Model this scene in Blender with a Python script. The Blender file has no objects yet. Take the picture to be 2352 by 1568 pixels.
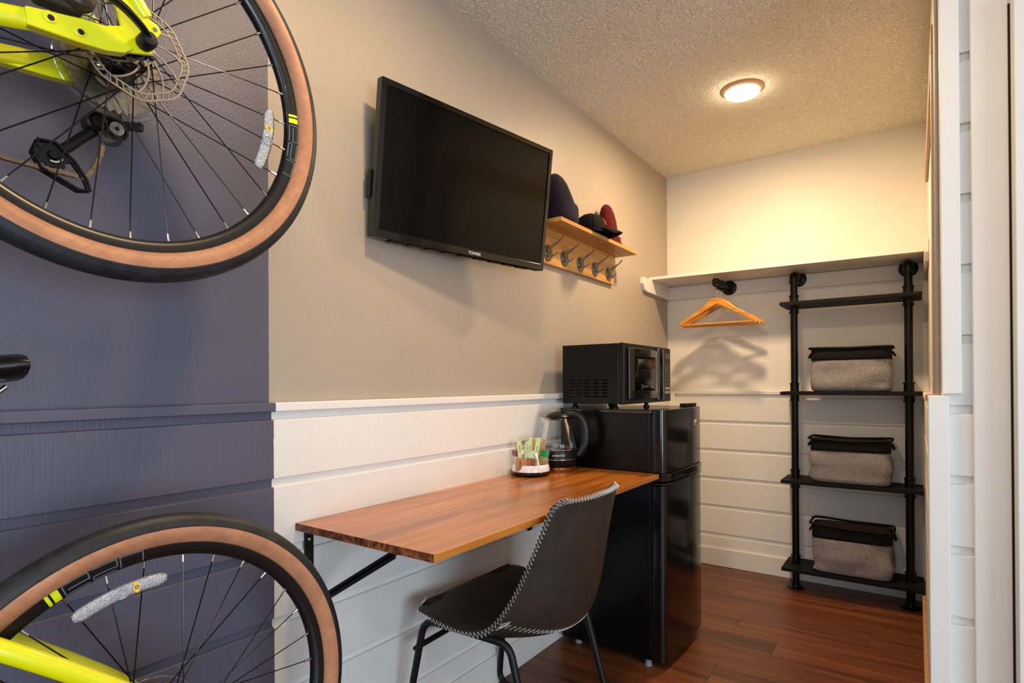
import bpy, bmesh, math, random
from mathutils import Vector, Matrix, noise
rnd = random.Random(7)
PI = math.pi
S = bpy.context.scene
COL = S.collection

# ------------------------------------------------------------------ camera
cam_d = bpy.data.cameras.new('camera'); cam = bpy.data.objects.new('camera', cam_d); COL.objects.link(cam)
cam_d.sensor_width = 36.0; cam_d.lens = 1312.5/2352*36.0
cam_d.shift_y = (876.1-784)/2352; cam_d.clip_start = 0.02
_r = Vector((.816136, .577838, -.005392)); _u = Vector((.006802, -.000277, .999977)); _f = Vector((-.577823, .816151, .004157))
cam.matrix_world = Matrix(((_r.x, _u.x, -_f.x, 1.3136), (_r.y, _u.y, -_f.y, 0), (_r.z, _u.z, -_f.z, 1.1163), (0, 0, 0, 1)))
S.camera = cam
# ------------------------------------------------------------------ light, world, exposure
S.view_settings.view_transform = 'Standard'; S.view_settings.look = 'None'
S.view_settings.exposure = 0.0; S.view_settings.gamma = 1.0; S.view_settings.use_curve_mapping = False
w = bpy.data.worlds.new('sky'); S.world = w; w.use_nodes = True
w.node_tree.nodes['Background'].inputs[0].default_value = (.62, .78, 1.0, 1)
w.node_tree.nodes['Background'].inputs[1].default_value = 1.0
def area(name, loc, aim, sx, sy, power, col, shape='RECTANGLE'):
    d = bpy.data.lights.new(name, 'AREA'); d.shape = shape; d.size = sx
    if shape == 'RECTANGLE': d.size_y = sy
    d.energy = power; d.color = col
    o = bpy.data.objects.new(name, d); COL.objects.link(o); o.location = loc
    o.rotation_euler = (Vector(aim)-Vector(loc)).to_track_quat('-Z', 'Y').to_euler()
    return o
area('daylight_window', (2.0, -2.66, 1.3), (2.0, 0, 1.3), 2.2, 1.7, 46, (.68, .83, 1.0))
area('daylight_window', (4.06, -.6, .95), (0, -.6, .8), 2.2, 1.3, 92, (.68, .83, 1.0))
LAMPS = [(.68, 2.705, 23.0), (.72, 1.02, 13.0), (2.6, -.4, 8.0), (.8, -1.4, 5.0)]
LAMP_COL = (1.0, .70, .40)
S.cycles.max_bounces = 10; S.cycles.diffuse_bounces = 5; S.cycles.glossy_bounces = 4; S.cycles.transparent_max_bounces = 12
S.cycles.sample_clamp_indirect = 6.0; S.cycles.caustics_reflective = False; S.cycles.caustics_refractive = False
S.cycles.use_denoising = True

# ------------------------------------------------------------------ materials
def lin(c):
    return tuple(((v/255)/12.92 if v/255 <= .04045 else ((v/255+.055)/1.055)**2.4) for v in c) + (1,)
class NT:
    def __init__(s, name):
        s.m = bpy.data.materials.new(name); s.m.use_nodes = True; s.t = s.m.node_tree
        s.b = s.t.nodes['Principled BSDF']
    def n(s, typ, **kw):
        x = s.t.nodes.new(typ)
        for k, v in kw.items(): setattr(x, k, v)
        return x
    def l(s, a, b): s.t.links.new(a, b)
    def coords(s, kind='Object', scale=(1, 1, 1), rand=False):
        tc = s.n('ShaderNodeTexCoord'); mp = s.n('ShaderNodeMapping'); mp.inputs['Scale'].default_value = scale
        src = tc.outputs[kind]
        if kind == 'World': pass
        if rand:
            oi = s.n('ShaderNodeObjectInfo'); mu = s.n('ShaderNodeVectorMath', operation='MULTIPLY_ADD')
            cb = s.n('ShaderNodeCombineXYZ')
            for i in range(3): s.l(oi.outputs['Random'], cb.inputs[i])
            s.l(cb.outputs[0], mu.inputs[0]); mu.inputs[1].default_value = (7.3, 11.7, 5.1); s.l(src, mu.inputs[2]); src = mu.outputs[0]
        s.l(src, mp.inputs['Vector']); return mp.outputs[0]
    def pos(s, scale=(1, 1, 1)):
        g = s.n('ShaderNodeNewGeometry'); mp = s.n('ShaderNodeMapping'); mp.inputs['Scale'].default_value = scale
        s.l(g.outputs['Position'], mp.inputs['Vector']); return mp.outputs[0]
    def noise(s, vec, scale, detail=3, rough=.5, dist=0):
        x = s.n('ShaderNodeTexNoise'); x.inputs['Scale'].default_value = scale; x.inputs['Detail'].default_value = detail
        x.inputs['Roughness'].default_value = rough; x.inputs['Distortion'].default_value = dist; s.l(vec, x.inputs['Vector']); return x.outputs['Fac']
    def ramp(s, fac, stops):
        x = s.n('ShaderNodeValToRGB'); e = x.color_ramp.elements
        while len(e) < len(stops): e.new(.5)
        for i, (p, c) in enumerate(stops): e[i].position = p; e[i].color = c
        s.l(fac, x.inputs[0]); return x.outputs[0]
    def mix(s, fac, a, b, mode='MIX'):
        x = s.n('ShaderNodeMix', data_type='RGBA', blend_type=mode)
        for i, v in ((0, fac), (6, a), (7, b)):
            if hasattr(v, 'node'): s.l(v, x.inputs[i])
            else: x.inputs[i].default_value = v
        return x.outputs[2]
    def bump(s, h, strength=.3, dist=.002, prev=None):
        x = s.n('ShaderNodeBump'); x.inputs['Strength'].default_value = strength; x.inputs['Distance'].default_value = dist
        s.l(h, x.inputs['Height'])
        if prev is not None: s.l(prev, x.inputs['Normal'])
        s.l(x.outputs[0], s.b.inputs['Normal']); return x.outputs[0]
    def set(s, **kw):
        for k, v in kw.items():
            k = {'col': 'Base Color', 'rough': 'Roughness', 'metal': 'Metallic', 'coat': 'Coat Weight', 'crough': 'Coat Roughness', 'spec': 'Specular IOR Level', 'alpha': 'Alpha', 'trans': 'Transmission Weight', 'sheen': 'Sheen Weight', 'ec': 'Emission Color', 'es': 'Emission Strength', 'sss': 'Subsurface Weight'}[k]
            if hasattr(v, 'node'): s.l(v, s.b.inputs[k])
            else: s.b.inputs[k].default_value = v
        return s
def plain(name, c, rough=.5, metal=0, spec=.5, coat=0, var=.06, vs=40, bump=0, bs=300, bd=.0005):
    t = NT(name); v = t.coords('Object')
    f = t.noise(v, vs, 3)
    c = lin(c) if max(c) > 1.01 else tuple(c)+(1,)
    a = tuple(x*(1-var) for x in c[:3])+(1,); b = tuple(min(1, x*(1+var)) for x in c[:3])+(1,)
    t.set(col=t.ramp(f, [(.3, a), (.7, b)]), rough=rough, metal=metal, spec=spec, coat=coat)
    if bump: t.bump(t.noise(v, bs, 2), bump, bd)
    return t.m
BLUE = (.089, .087, .130, 1); TAUPE = (.395, .335, .268, 1); WHITE = (.79, .77, .725, 1)
def paint(name, other, kind):
    t = NT(name); g = t.n('ShaderNodeNewGeometry'); sp = t.n('ShaderNodeSeparateXYZ'); t.l(g.outputs['Position'], sp.inputs[0])
    ed = t.noise(t.pos((0, 1, 60)), 1.0, 2); ma = t.n('ShaderNodeMath', operation='MULTIPLY_ADD'); t.l(ed, ma.inputs[0]); ma.inputs[1].default_value = .003; t.l(sp.outputs[1], ma.inputs[2])
    gt = t.n('ShaderNodeMath', operation='GREATER_THAN'); t.l(ma.outputs[0], gt.inputs[0]); gt.inputs[1].default_value = .8115
    f = t.noise(t.pos(), 3, 3)
    mot = t.ramp(f, [(.3, (.96, .96, .96, 1)), (.7, (1, 1, 1, 1))])
    c = t.mix(gt.outputs[0], BLUE, other); c = t.mix(1.0, c, mot, 'MULTIPLY')
    t.set(col=c, rough=.42 if kind == 'wall' else .5, spec=.4)
    if kind == 'wall':
        a = t.noise(t.pos(), 190, 3, .6); b = t.noise(t.pos(), 18, 3)
        n = t.bump(b, .10, .004); t.bump(a, .4, .0020, n)
    else:
        a = t.noise(t.pos((30, 230, 6)), 1.0, 4, .6); b = t.noise(t.pos((40, 12, 160)), 1.0, 3, .6); k = t.noise(t.pos((1, 1, 2)), 22, 5, .7, .8)
        kk = t.ramp(k, [(.62, (0, 0, 0, 1)), (.72, (1, 1, 1, 1))])
        n = t.bump(a, .6, .0016); n = t.bump(b, .18, .0008, n); t.bump(kk, .22, .0010, n)
    return t.m
M_UPPER = paint('wall_paint', TAUPE, 'wall'); M_LOWER = paint('plank_paint', WHITE, 'plank')
def whitepaint(name, col=WHITE, vert=False):
    t = NT(name); f = t.noise(t.pos(), 4, 3)
    t.set(col=t.ramp(f, [(.3, tuple(x*.96 for x in col[:3])+(1,)), (.7, col)]), rough=.48, spec=.4)
    a = t.noise(t.pos((14, 14, 90)), 1.0, 4, .6); k = t.noise(t.pos((1, 1, 1)), 25, 5, .7, 1.5)
    kk = t.ramp(k, [(.66, (0, 0, 0, 1)), (.74, (1, 1, 1, 1))])
    n = t.bump(a, .16, .001); t.bump(kk, .35, .0012, n)
    return t.m
M_WHITE = whitepaint('white_board_paint'); M_CREAM = whitepaint('cream_wall_paint', (.80, .765, .69, 1))
def ceiling_mat():
    t = NT('popcorn_ceiling'); a = t.noise(t.pos(), 95, 4, .6); v = t.n('ShaderNodeTexVoronoi'); v.inputs['Scale'].default_value = 150; t.l(t.pos(), v.inputs['Vector'])
    t.set(col=(.91, .85, .74, 1), rough=.95, spec=.1)
    r = t.ramp(a, [(.42, (0, 0, 0, 1)), (.66, (1, 1, 1, 1))]); r2 = t.ramp(v.outputs['Distance'], [(.1, (1, 1, 1, 1)), (.5, (0, 0, 0, 1))])
    n = t.bump(r, .85, .0065); t.bump(r2, .5, .004, n); return t.m
M_CEIL = ceiling_mat()
def wood(name, dark, mid, light, axis=0, sc=1.0, rough=.4, coat=0.0, bump=.12, knots=True, rand=True, contrast=1.0):
    t = NT(name); s = [26*sc]*3; s[axis] = 1.6*sc
    v = t.coords('Object', tuple(s), rand); v2 = t.coords('Object', tuple(x*4 for x in s), rand)
    s3 = [7*sc]*3; s3[axis] = 2.0*sc; v3 = t.coords('Object', tuple(s3), rand)
    a = t.noise(v, 1, 5, .62, .6); b = t.noise(v2, 1, 3, .6); k = t.noise(v3, 1, 2, .5, .3)
    lo, hi = .5-.22/contrast, .5+.2/contrast
    c = t.ramp(a, [(lo, lin(dark)), (.5, lin(mid)), (hi, lin(light))])
    c = t.mix(.35, c, t.ramp(b, [(.35, (.68, .62, .55, 1)), (.65, (1, 1, 1, 1))]), 'MULTIPLY')
    if knots: c = t.mix(1.0, c, t.ramp(k, [(.58, (1, 1, 1, 1)), (.70, (.55, .45, .40, 1))]), 'MULTIPLY')
    oi = t.n('ShaderNodeObjectInfo'); c = t.mix(1.0, c, t.ramp(oi.outputs['Random'], [(0, (.86, .85, .84, 1)), (1, (1.0, 1.0, 1.0, 1))]), 'MULTIPLY')
    t.set(col=c, rough=rough, coat=coat, crough=.25, spec=.45); t.bump(b, bump, .0005); return t.m
M_FLOOR = wood('floor_vinyl_wood', (54, 30, 19), (108, 60, 34), (138, 84, 50), axis=0, sc=.55, rough=.36, bump=.25, knots=False, contrast=1.0)
M_TABLE = wood('stained_pine', (118, 66, 20), (180, 106, 34), (202, 132, 50), axis=1, sc=1.0, rough=.27, coat=.35, bump=.05)
M_ENDGR = wood('pine_end_grain', (64, 30, 16), (116, 62, 34), (176, 106, 58), axis=1, sc=2.2, rough=.4, knots=False, contrast=1.7)
M_HOOKW = wood('honey_pine', (150, 98, 44), (196, 142, 74), (214, 164, 96), axis=1, sc=1.0, rough=.4, bump=.08, knots=True)
M_HANGW = wood('hanger_wood', (184, 116, 38), (212, 146, 58), (226, 164, 82), axis=0, sc=1.4, rough=.25, coat=.5, knots=False, bump=.03)
M_BLKW = wood('black_stained_wood', (8, 7, 7), (16, 14, 14), (22, 19, 19), axis=0, sc=1.2, rough=.62, knots=False, bump=.3)
M_BLKW.node_tree.nodes['Principled BSDF'].inputs['Specular IOR Level'].default_value = .18
M_STICK = wood('stirrer_wood', (190, 140, 90), (215, 168, 118), (230, 190, 145), axis=2, sc=2, rough=.6, knots=False)
M_BLACK = plain('black_plastic', (9, 8, 8), .35, spec=.32, vs=20)
M_GLOSSB = plain('gloss_black', (5, 5, 6), .14, spec=.4, coat=.15, var=.02)
M_FRIDGE = plain('black_enamel', (8, 8, 9), .16, coat=.3, var=.04, bump=.04, bs=90)
M_FRIDSIDE = plain('black_side_panel', (6, 6, 7), .24, spec=.25, var=.04, bump=.12, bs=500)
M_SCREEN = plain('tv_screen', (3, 3, 3), .16, spec=.16, var=.01)
M_MATB = plain('matt_black_steel', (11, 10, 10), .45, metal=.0, spec=.32)
M_PIPE = plain('black_iron_pipe', (9, 7, 6), .36, metal=.15, spec=.3, var=.2, vs=60, bump=.1, bs=200)
M_STEEL = plain('bright_steel', (190, 188, 182), .22, metal=1)
M_ROTOR = plain('brushed_steel', (175, 165, 150), .33, metal=1, var=.1, vs=200)
M_HOOKM = plain('dark_bronze_metal', (96, 86, 74), .35, metal=.75)
M_COG = plain('nickel_cog', (236, 220, 196), .26, metal=1)
M_CHAIN = plain('chain_steel', (150, 128, 102), .35, metal=1, var=.2)
M_YEL = plain('acid_yellow_paint', (226, 226, 2), .32, coat=.5, var=.02)
M_YELDEC = plain('yellow_decal', (215, 228, 10), .4, var=.01)
M_GREYDEC = plain('grey_decal', (84, 104, 112), .4, var=.01)
M_RIM = plain('black_rim', (10, 10, 10), .3, coat=.2, var=.05)
def tread_mat():
    t = NT('tyre_tread'); v = t.coords('Object'); f = t.noise(v, 35, 5, .7)
    t.set(col=t.ramp(f, [(.35, lin((19, 21, 25))), (.62, lin((34, 36, 40))), (.8, lin((66, 62, 58)))]), rough=.5, spec=.4)
    t.bump(t.noise(v, 400, 2), .3, .0006); return t.m
M_TREAD = tread_mat()
def tan_mat():
    t = NT('tan_sidewall'); v = t.coords('Object'); f = t.noise(v, 30, 4)
    c = t.ramp(f, [(.3, lin((164, 110, 76))), (.7, lin((186, 130, 94)))])
    for sx in (1, -1):
        wv = t.n('ShaderNodeTexWave', wave_type='BANDS', bands_direction='X'); wv.inputs['Scale'].default_value = 19; wv.inputs['Distortion'].default_value = .4
        mp = t.n('ShaderNodeMapping'); mp.inputs['Rotation'].default_value = (0, sx*.9, 0); t.l(v, mp.inputs['Vector']); t.l(mp.outputs[0], wv.inputs['Vector'])
        c = t.mix(1.0, c, t.ramp(wv.outputs['Fac'], [(.0, (.90, .86, .83, 1)), (.06, (1, 1, 1, 1))]), 'MULTIPLY')
    t.set(col=c, rough=.55); t.bump(t.noise(v, 500, 2), .15, .0004); return t.m
M_TAN = tan_mat()
def clear(name, tint=(1, 1, 1), gl=.09, rough=.03):
    t = NT(name); nt = t.t; nt.nodes.remove(t.b); out = [n for n in nt.nodes if n.type == 'OUTPUT_MATERIAL'][0]
    tr = t.n('ShaderNodeBsdfTransparent'); tr.inputs[0].default_value = tuple(tint)+(1,); g = t.n('ShaderNodeBsdfGlossy'); g.inputs['Roughness'].default_value = rough
    fr = t.n('ShaderNodeFresnel'); fr.inputs[0].default_value = 1.5; ad = t.n('ShaderNodeMath', operation='MULTIPLY_ADD'); t.l(fr.outputs[0], ad.inputs[0]); ad.inputs[1].default_value = .7; ad.inputs[2].default_value = gl
    mx = t.n('ShaderNodeMixShader'); t.l(ad.outputs[0], mx.inputs[0]); t.l(tr.outputs[0], mx.inputs[1]); t.l(g.outputs[0], mx.inputs[2]); t.l(mx.outputs[0], out.inputs[0]); return t.m
M_GLASS = clear('kettle_glass', (.93, .94, .95), .0); M_CLEAR = clear('clear_plastic', (.9, .9, .9), .12, .12)
def refl_mat():
    t = NT('prismatic_reflector'); v = t.coords('Object'); vo = t.n('ShaderNodeTexVoronoi'); vo.inputs['Scale'].default_value = 480; t.l(v, vo.inputs['Vector'])
    t.set(col=t.ramp(vo.outputs['Distance'], [(.0, (.95, .96, .98, 1)), (.35, (.72, .74, .77, 1)), (.6, (.45, .46, .50, 1))]), rough=.2, metal=.1, coat=.6, alpha=.72); t.bump(vo.outputs['Distance'], .9, .002); return t.m
M_REFL = refl_mat()
def leather():
    t = NT('dark_brown_leather'); v = t.coords('Object'); f = t.noise(v, 9, 5, .65); sc = t.noise(t.coords('Object', (1, 1, .2)), 60, 4, .7, 2)
    c = t.ramp(f, [(.3, lin((36, 29, 24))), (.7, lin((54, 44, 37)))]); c = t.mix(.5, c, t.ramp(sc, [(.70, (1, 1, 1, 1)), (.74, (1.5, 1.4, 1.3, 1))]), 'MULTIPLY')
    t.set(col=c, rough=.42, spec=.45); t.bump(t.noise(v, 260, 4, .6), .18, .0006); return t.m
M_LEATH = leather()
M_THREAD = plain('white_thread', (214, 212, 206), .7)
def fabric(name, a, b, sc=430):
    t = NT(name); v1 = t.coords('Object', (1, 1, .12)); v2 = t.coords('Object', (.12, .12, 1))
    f = t.noise(v1, sc, 2, .6); g = t.noise(v2, sc, 2, .6); h = t.noise(t.coords('Object'), sc*.6, 2)
    c = t.mix(.5, t.ramp(f, [(.38, lin(a)), (.62, lin(b))]), t.ramp(g, [(.38, lin(a)), (.62, lin(b))])); c = t.mix(.4, c, t.ramp(h, [(.4, lin(a)), (.6, lin(b))]))
    t.set(col=c, rough=.9, spec=.15); n = t.bump(f, .3, .0008); t.bump(g, .3, .0008, n); return t.m
M_GREYF = fabric('grey_linen', (54, 53, 60), (180, 174, 176), 800); M_DKF = fabric('charcoal_linen', (11, 10, 12), (32, 30, 32)); M_BROWNF = plain('brown_lining', (62, 38, 24), .8, bump=.2, bs=60)
M_BIND = plain('black_binding', (10, 9, 9), .7, spec=.2)
def knit(name, a, b):
    t = NT(name); v = t.coords('Object'); f = t.noise(v, 160, 3); t.set(col=t.ramp(f, [(.3, lin(a)), (.7, lin(b))]), rough=.95, sheen=.08, spec=.1)
    t.bump(t.noise(t.coords('Object', (1, 1, .15)), 330, 2), .5, .0012); return t.m
M_PURP = knit('purple_knit', (16, 11, 24), (30, 21, 40)); M_BURG = knit('burgundy_knit', (62, 9, 14), (92, 17, 22)); M_CAP = plain('black_twill', (13, 11, 11), .85, spec=.12, bump=.3, bs=600); M_PATCH = plain('orange_leather', (196, 98, 40), .55)
M_PATCHT = plain('patch_print', (70, 32, 14), .6); M_PATCHY = plain('yellow_patch', (214, 140, 50), .6)
M_SATIN = plain('copper_band', (170, 112, 66), .3, metal=.9); M_WPL = plain('white_plastic', (232, 230, 232), .25, coat=.3, var=.01)
M_PRINTW = plain('white_print', (222, 222, 220), .5, var=.0); M_PRINTG = plain('grey_print', (120, 118, 116), .5, var=.0); M_PRINTB = plain('black_print', (26, 22, 20), .6, var=.0)
M_GREENP = plain('pale_green_paper', (196, 214, 150), .6, vs=200, var=.12); M_GREEND = plain('green_print', (48, 110, 62), .6); M_KRAFT = plain('kraft_paper', (176, 126, 84), .75, var=.08, vs=90)
M_RED = plain('red_paper', (160, 36, 40), .5); M_BLUEP = plain('blue_paper', (96, 124, 176), .5); M_PALE = plain('pale_sachet', (206, 200, 196), .5); M_TEAG = plain('green_wrapper', (16, 128, 66), .4); M_ORNG = plain('orange_wrapper', (240, 148, 24), .4); M_GOLDP = plain('olive_gold_wrapper', (150, 132, 84), .4, var=.35, vs=130)
M_BADGE = plain('badge_cream', (205, 196, 178), .35); M_STKR = plain('yellow_sticker', (244, 190, 20), .5, var=0)
M_RAWW = plain('raw_tan_edge', (176, 138, 104), .6, var=.1); M_GREYT = plain('grey_jamb', (158, 148, 140), .5); M_DARKGAP = plain('dark_gap', (20, 16, 22), .9)
M_FOOT = plain('grey_nylon', (120, 122, 126), .5)
def emis(name, col, st):
    t = NT(name); t.set(col=(.8, .8, .8, 1), ec=tuple(col)+(1,), es=st); return t.m
M_LENS = emis('lit_lens', (1.0, .78, .50), 62.0)

# ------------------------------------------------------------------ mesh helpers
class MB:
    def __init__(s): s.v = []; s.f = []; s.mi = []; s.k = 0
    def add(s, vs, fs):
        o = len(s.v); s.v += [tuple(x) for x in vs]; s.f += [tuple(i+o for i in q) for q in fs]; s.mi += [s.k]*len(fs); return s
    def box(s, a, b, mx=None):
        x0, y0, z0 = a; x1, y1, z1 = b
        vs = [Vector((x, y, z)) for z in (z0, z1) for y in (y0, y1) for x in (x0, x1)]
        if mx: vs = [mx @ q for q in vs]
        return s.add(vs, [(0, 2, 3, 1), (4, 5, 7, 6), (0, 1, 5, 4), (2, 6, 7, 3), (0, 4, 6, 2), (1, 3, 7, 5)])
    def prism(s, pts, d0, d1, axis=1, mx=None):
        """closed outline pts (a,b) swept between d0 and d1 along axis"""
        def P(a, b, d): return Vector((d, a, b)) if axis == 0 else Vector((a, d, b)) if axis == 1 else Vector((a, b, d))
        n = len(pts); vs = [P(a, b, d0) for a, b in pts]+[P(a, b, d1) for a, b in pts]
        if mx: vs = [mx @ q for q in vs]
        ar = sum(pts[i][0]*pts[(i+1) % n][1]-pts[(i+1) % n][0]*pts[i][1] for i in range(n))
        fl = (ar > 0) ^ (axis == 1) ^ (d1 < d0)
        fs = [tuple(range(n))[::-1], tuple(range(n, 2*n))]+[(i, (i+1) % n, (i+1) % n+n, i+n) for i in range(n)]
        if not fl: fs = [q[::-1] for q in fs]
        return s.add(vs, fs)
    def tube(s, pts, r, n=10, caps=True, closed=False, flat=1.0, up=None):
        pts = [Vector(p) for p in pts]; m = len(pts); rs = r if isinstance(r, (list, tuple)) else [r]*m
        T = []
        for i in range(m):
            a = pts[(i-1) % m] if (closed or i > 0) else pts[i]; b = pts[(i+1) % m] if (closed or i < m-1) else pts[i]
            T.append((b-a).normalized())
        N = Vector(up) if up else (Vector((0, 0, 1)) if abs(T[0].z) < .9 else Vector((1, 0, 0)))
        vs = []
        for i in range(m):
            if up: N = Vector(up)
            N = (N-T[i]*N.dot(T[i])).normalized(); Bn = T[i].cross(N)
            for k in range(n):
                a = 2*PI*k/n; vs.append(pts[i]+(N*math.cos(a)+Bn*math.sin(a)*flat)*rs[i])
        fs = []
        for i in range(m if closed else m-1):
            j = (i+1) % m
            for k in range(n): fs.append((i*n+k, j*n+k, j*n+(k+1) % n, i*n+(k+1) % n)[::-1])
        if caps and not closed: fs += [tuple(range(n)), tuple(range((m-1)*n, m*n))[::-1]]
        return s.add(vs, fs)
    def cyl(s, a, b, r, n=20, r2=None): return s.tube([a, b], [r, r if r2 is None else r2], n)
    def lathe(s, prof, n=32, o=(0, 0, 0), axis='z', closed=False, a0=0, a1=None, mx=None):
        """prof (r, h)"""
        o = Vector(o); full = a1 is None; m = len(prof); cnt = n if full else n+1; vs = []
        for k in range(cnt):
            a = 2*PI*k/n if full else a0+(a1-a0)*k/n; c, q = math.cos(a), math.sin(a)
            for r, h in prof:
                p = Vector((r*c, r*q, h)) if axis == 'z' else Vector((r*c, h, r*q)) if axis == 'y' else Vector((h, r*c, r*q))
                vs.append((mx @ p if mx else p)+o)
        fs = []
        for k in range(n):
            k2 = (k+1) % cnt
            for i in range(m if closed else m-1):
                j = (i+1) % m; q = (k*m+i, k2*m+i, k2*m+j, k*m+j); fs.append(q if axis != 'y' else q[::-1])
        return s.add(vs, fs)
    def grid(s, P, closed_u=False):
        """P[i][j]"""
        m, n = len(P), len(P[0]); vs = [p for r in P for p in r]; fs = []
        for i in range(m-1):
            for j in range(n if closed_u else n-1): fs.append((i*n+j, i*n+(j+1) % n, (i+1)*n+(j+1) % n, (i+1)*n+j))
        return s.add(vs, fs)
def obj(name, mb, mat, parent=None, bevel=0, smooth=None, loc=None, seg=2, sub=0, solid=0):
    me = bpy.data.meshes.new(name); me.from_pydata(mb.v, [], mb.f)
    for m in (mat if isinstance(mat, (list, tuple)) else [mat]): me.materials.append(m)
    if any(mb.mi): me.polygons.foreach_set('material_index', mb.mi)
    bm = bmesh.new(); bm.from_mesh(me); bmesh.ops.remove_doubles(bm, verts=bm.verts, dist=1e-6); bmesh.ops.recalc_face_normals(bm, faces=bm.faces); bm.to_mesh(me); bm.free()
    if smooth is not None:
        me.shade_smooth(); me.set_sharp_from_angle(angle=math.radians(smooth))
    o = bpy.data.objects.new(name, me); COL.objects.link(o)
    if parent: o.parent = parent
    if loc: o.location = loc
    if solid:
        q = o.modifiers.new('solid', 'SOLIDIFY'); q.thickness = solid; q.offset = 0
    if bevel:
        q = o.modifiers.new('bevel', 'BEVEL'); q.width = bevel; q.segments = seg; q.limit_method = 'ANGLE'; q.angle_limit = math.radians(40)
        me.shade_smooth(); me.set_sharp_from_angle(angle=math.radians(35)); q.harden_normals = True
    if sub:
        q = o.modifiers.new('sub', 'SUBSURF'); q.levels = sub; q.render_levels = sub
    return o
def tag(o, label=None, cat=None, group=None, kind=None):
    for k, v in (('label', label), ('category', cat), ('group', group), ('kind', kind)):
        if v: o[k] = v
    return o
def thing(name, label, cat, loc=(0, 0, 0), rz=0, group=None):
    o = bpy.data.objects.new(name, None); o.empty_display_size = .05; COL.objects.link(o); o.location = loc; o.rotation_euler = (0, 0, rz)
    return tag(o, label, cat, group)
def struct(name, mb, mat, **k): o = obj(name, mb, mat, **k); o['kind'] = 'structure'; return o
def text(name, body, size, mat, parent, mx, ext=.0004, align='CENTER', sx=1.0, shear=0):
    c = bpy.data.curves.new(name, 'FONT'); c.body = body; c.size = size; c.extrude = ext; c.align_x = align; c.align_y = 'CENTER'; c.shear = shear; c.resolution_u = 3
    c.materials.append(mat); tmp = bpy.data.objects.new(name, c); COL.objects.link(tmp); dg = bpy.context.evaluated_depsgraph_get(); me = bpy.data.meshes.new_from_object(tmp.evaluated_get(dg)); bpy.data.objects.remove(tmp)
    if not me.materials: me.materials.append(mat)
    o = bpy.data.objects.new(name, me); COL.objects.link(o); o.parent = parent; o.matrix_local = mx @ Matrix.Diagonal((sx, 1, 1, 1)); return o
def frame(o, x, y):
    x = Vector(x).normalized(); y = Vector(y); y = (y-x*y.dot(x)).normalized(); z = x.cross(y); o = Vector(o)
    return Matrix(((x.x, y.x, z.x, o.x), (x.y, y.y, z.y, o.y), (x.z, y.z, z.z, o.z), (0, 0, 0, 1)))
def spline(P, n):
    P = [Vector(p) for p in P]; out = []
    for i in range(len(P)-1):
        a, b, c, d = P[max(i-1, 0)], P[i], P[i+1], P[min(i+2, len(P)-1)]
        for k in range(n):
            t = k/n; out.append(.5*((2*b)+(-a+c)*t+(2*a-5*b+4*c-d)*t*t+(-a+3*b-3*c+d)*t**3))
    out.append(P[-1]); return out
def fillet(P, r, n=6):
    """polyline with rounded corners"""
    P = [Vector(p) for p in P]; out = [P[0]]
    for i in range(1, len(P)-1):
        a = (P[i-1]-P[i]); b = (P[i+1]-P[i]); d = min(r, a.length*.49, b.length*.49); p0 = P[i]+a.normalized()*d; p1 = P[i]+b.normalized()*d
        for k in range(n+1):
            t = k/n; out.append((1-t)**2*p0+2*t*(1-t)*P[i]+t*t*p1)
    out.append(P[-1]); return out

# ------------------------------------------------------------------ room shell
H = 2.44; YB = 3.603; XR = 1.363; YF = -2.6; XE = 4.0; YW = 1.79
fl = struct('floor', MB().box((-.1, YF-.1, -.06), (XE+.1, YB+.1, -.004)), M_DARKGAP)
pm = MB().box((0, 0, 0), (1.22, .1795, .006)); pmesh = None; row = 0; y = YB-.02
while y > YF:
    y -= .18; x = -rnd.random()*1.1
    while x < XE:
        if not (x > 1.5 and y > 1.9):
            if pmesh is None:
                o = obj('plank', pm, M_FLOOR, fl, bevel=.0006, seg=1); pmesh = o
            else:
                o = pmesh.copy(); COL.objects.link(o); o.parent = fl
            o.location = (x, y, -.006)
        x += 1.2205
struct('ceiling', MB().box((-.1, YF-.1, H), (XE+.1, YB+.1, H+.1)), M_CEIL)
# left wall: smooth drywall above, shiplap below
wl = struct('wall_left', MB().box((-.1, YF, 0), (0, YB, H)), M_UPPER)
JZ = [.028, .198, .370, .542, .714, .886]; GR = .021
def planks(parent, mat, P0, run, out, top, lo=0, zs=JZ):
    """shiplap boards: P0 start on wall face, run direction*length, out unit normal"""
    P0 = Vector(P0); run = Vector(run); out = Vector(out)
    L = run.length; rx = run.normalized(); m = frame(P0, rx, out)   # local x run, y out, z up/down
    zz = m.to_3x3() @ Vector((0, 0, 1)); sgn = 1 if zz.z > 0 else -1
    for i, z in enumerate(zs):
        if z < lo: continue
        z1 = zs[i+1] if i+1 < len(zs) else top
        prof = [(0, z), (.020, z), (.020, z1-GR-.001), (.0185, z1-GR), (.010, z1-GR), (.010, z1), (0, z1)]
        b = MB().prism([(a, sgn*c) for a, c in prof], 0, L, axis=0, mx=m)
        obj('plank', b, mat, parent, bevel=.0012, seg=1)
planks(wl, M_LOWER, (0, YF, 0), (0, YB-YF, 0), (1, 0, 0), 1.052)
def rail(name, a, b, mat):
    return struct(name, MB().box(a, b), mat, bevel=.003)
rail('trim_1', (0, YF, 1.051), (.029, YB, 1.0735), M_LOWER)
rail('baseboard_left', (.020, YF, 0), (.030, YB, .108), M_LOWER)
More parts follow.
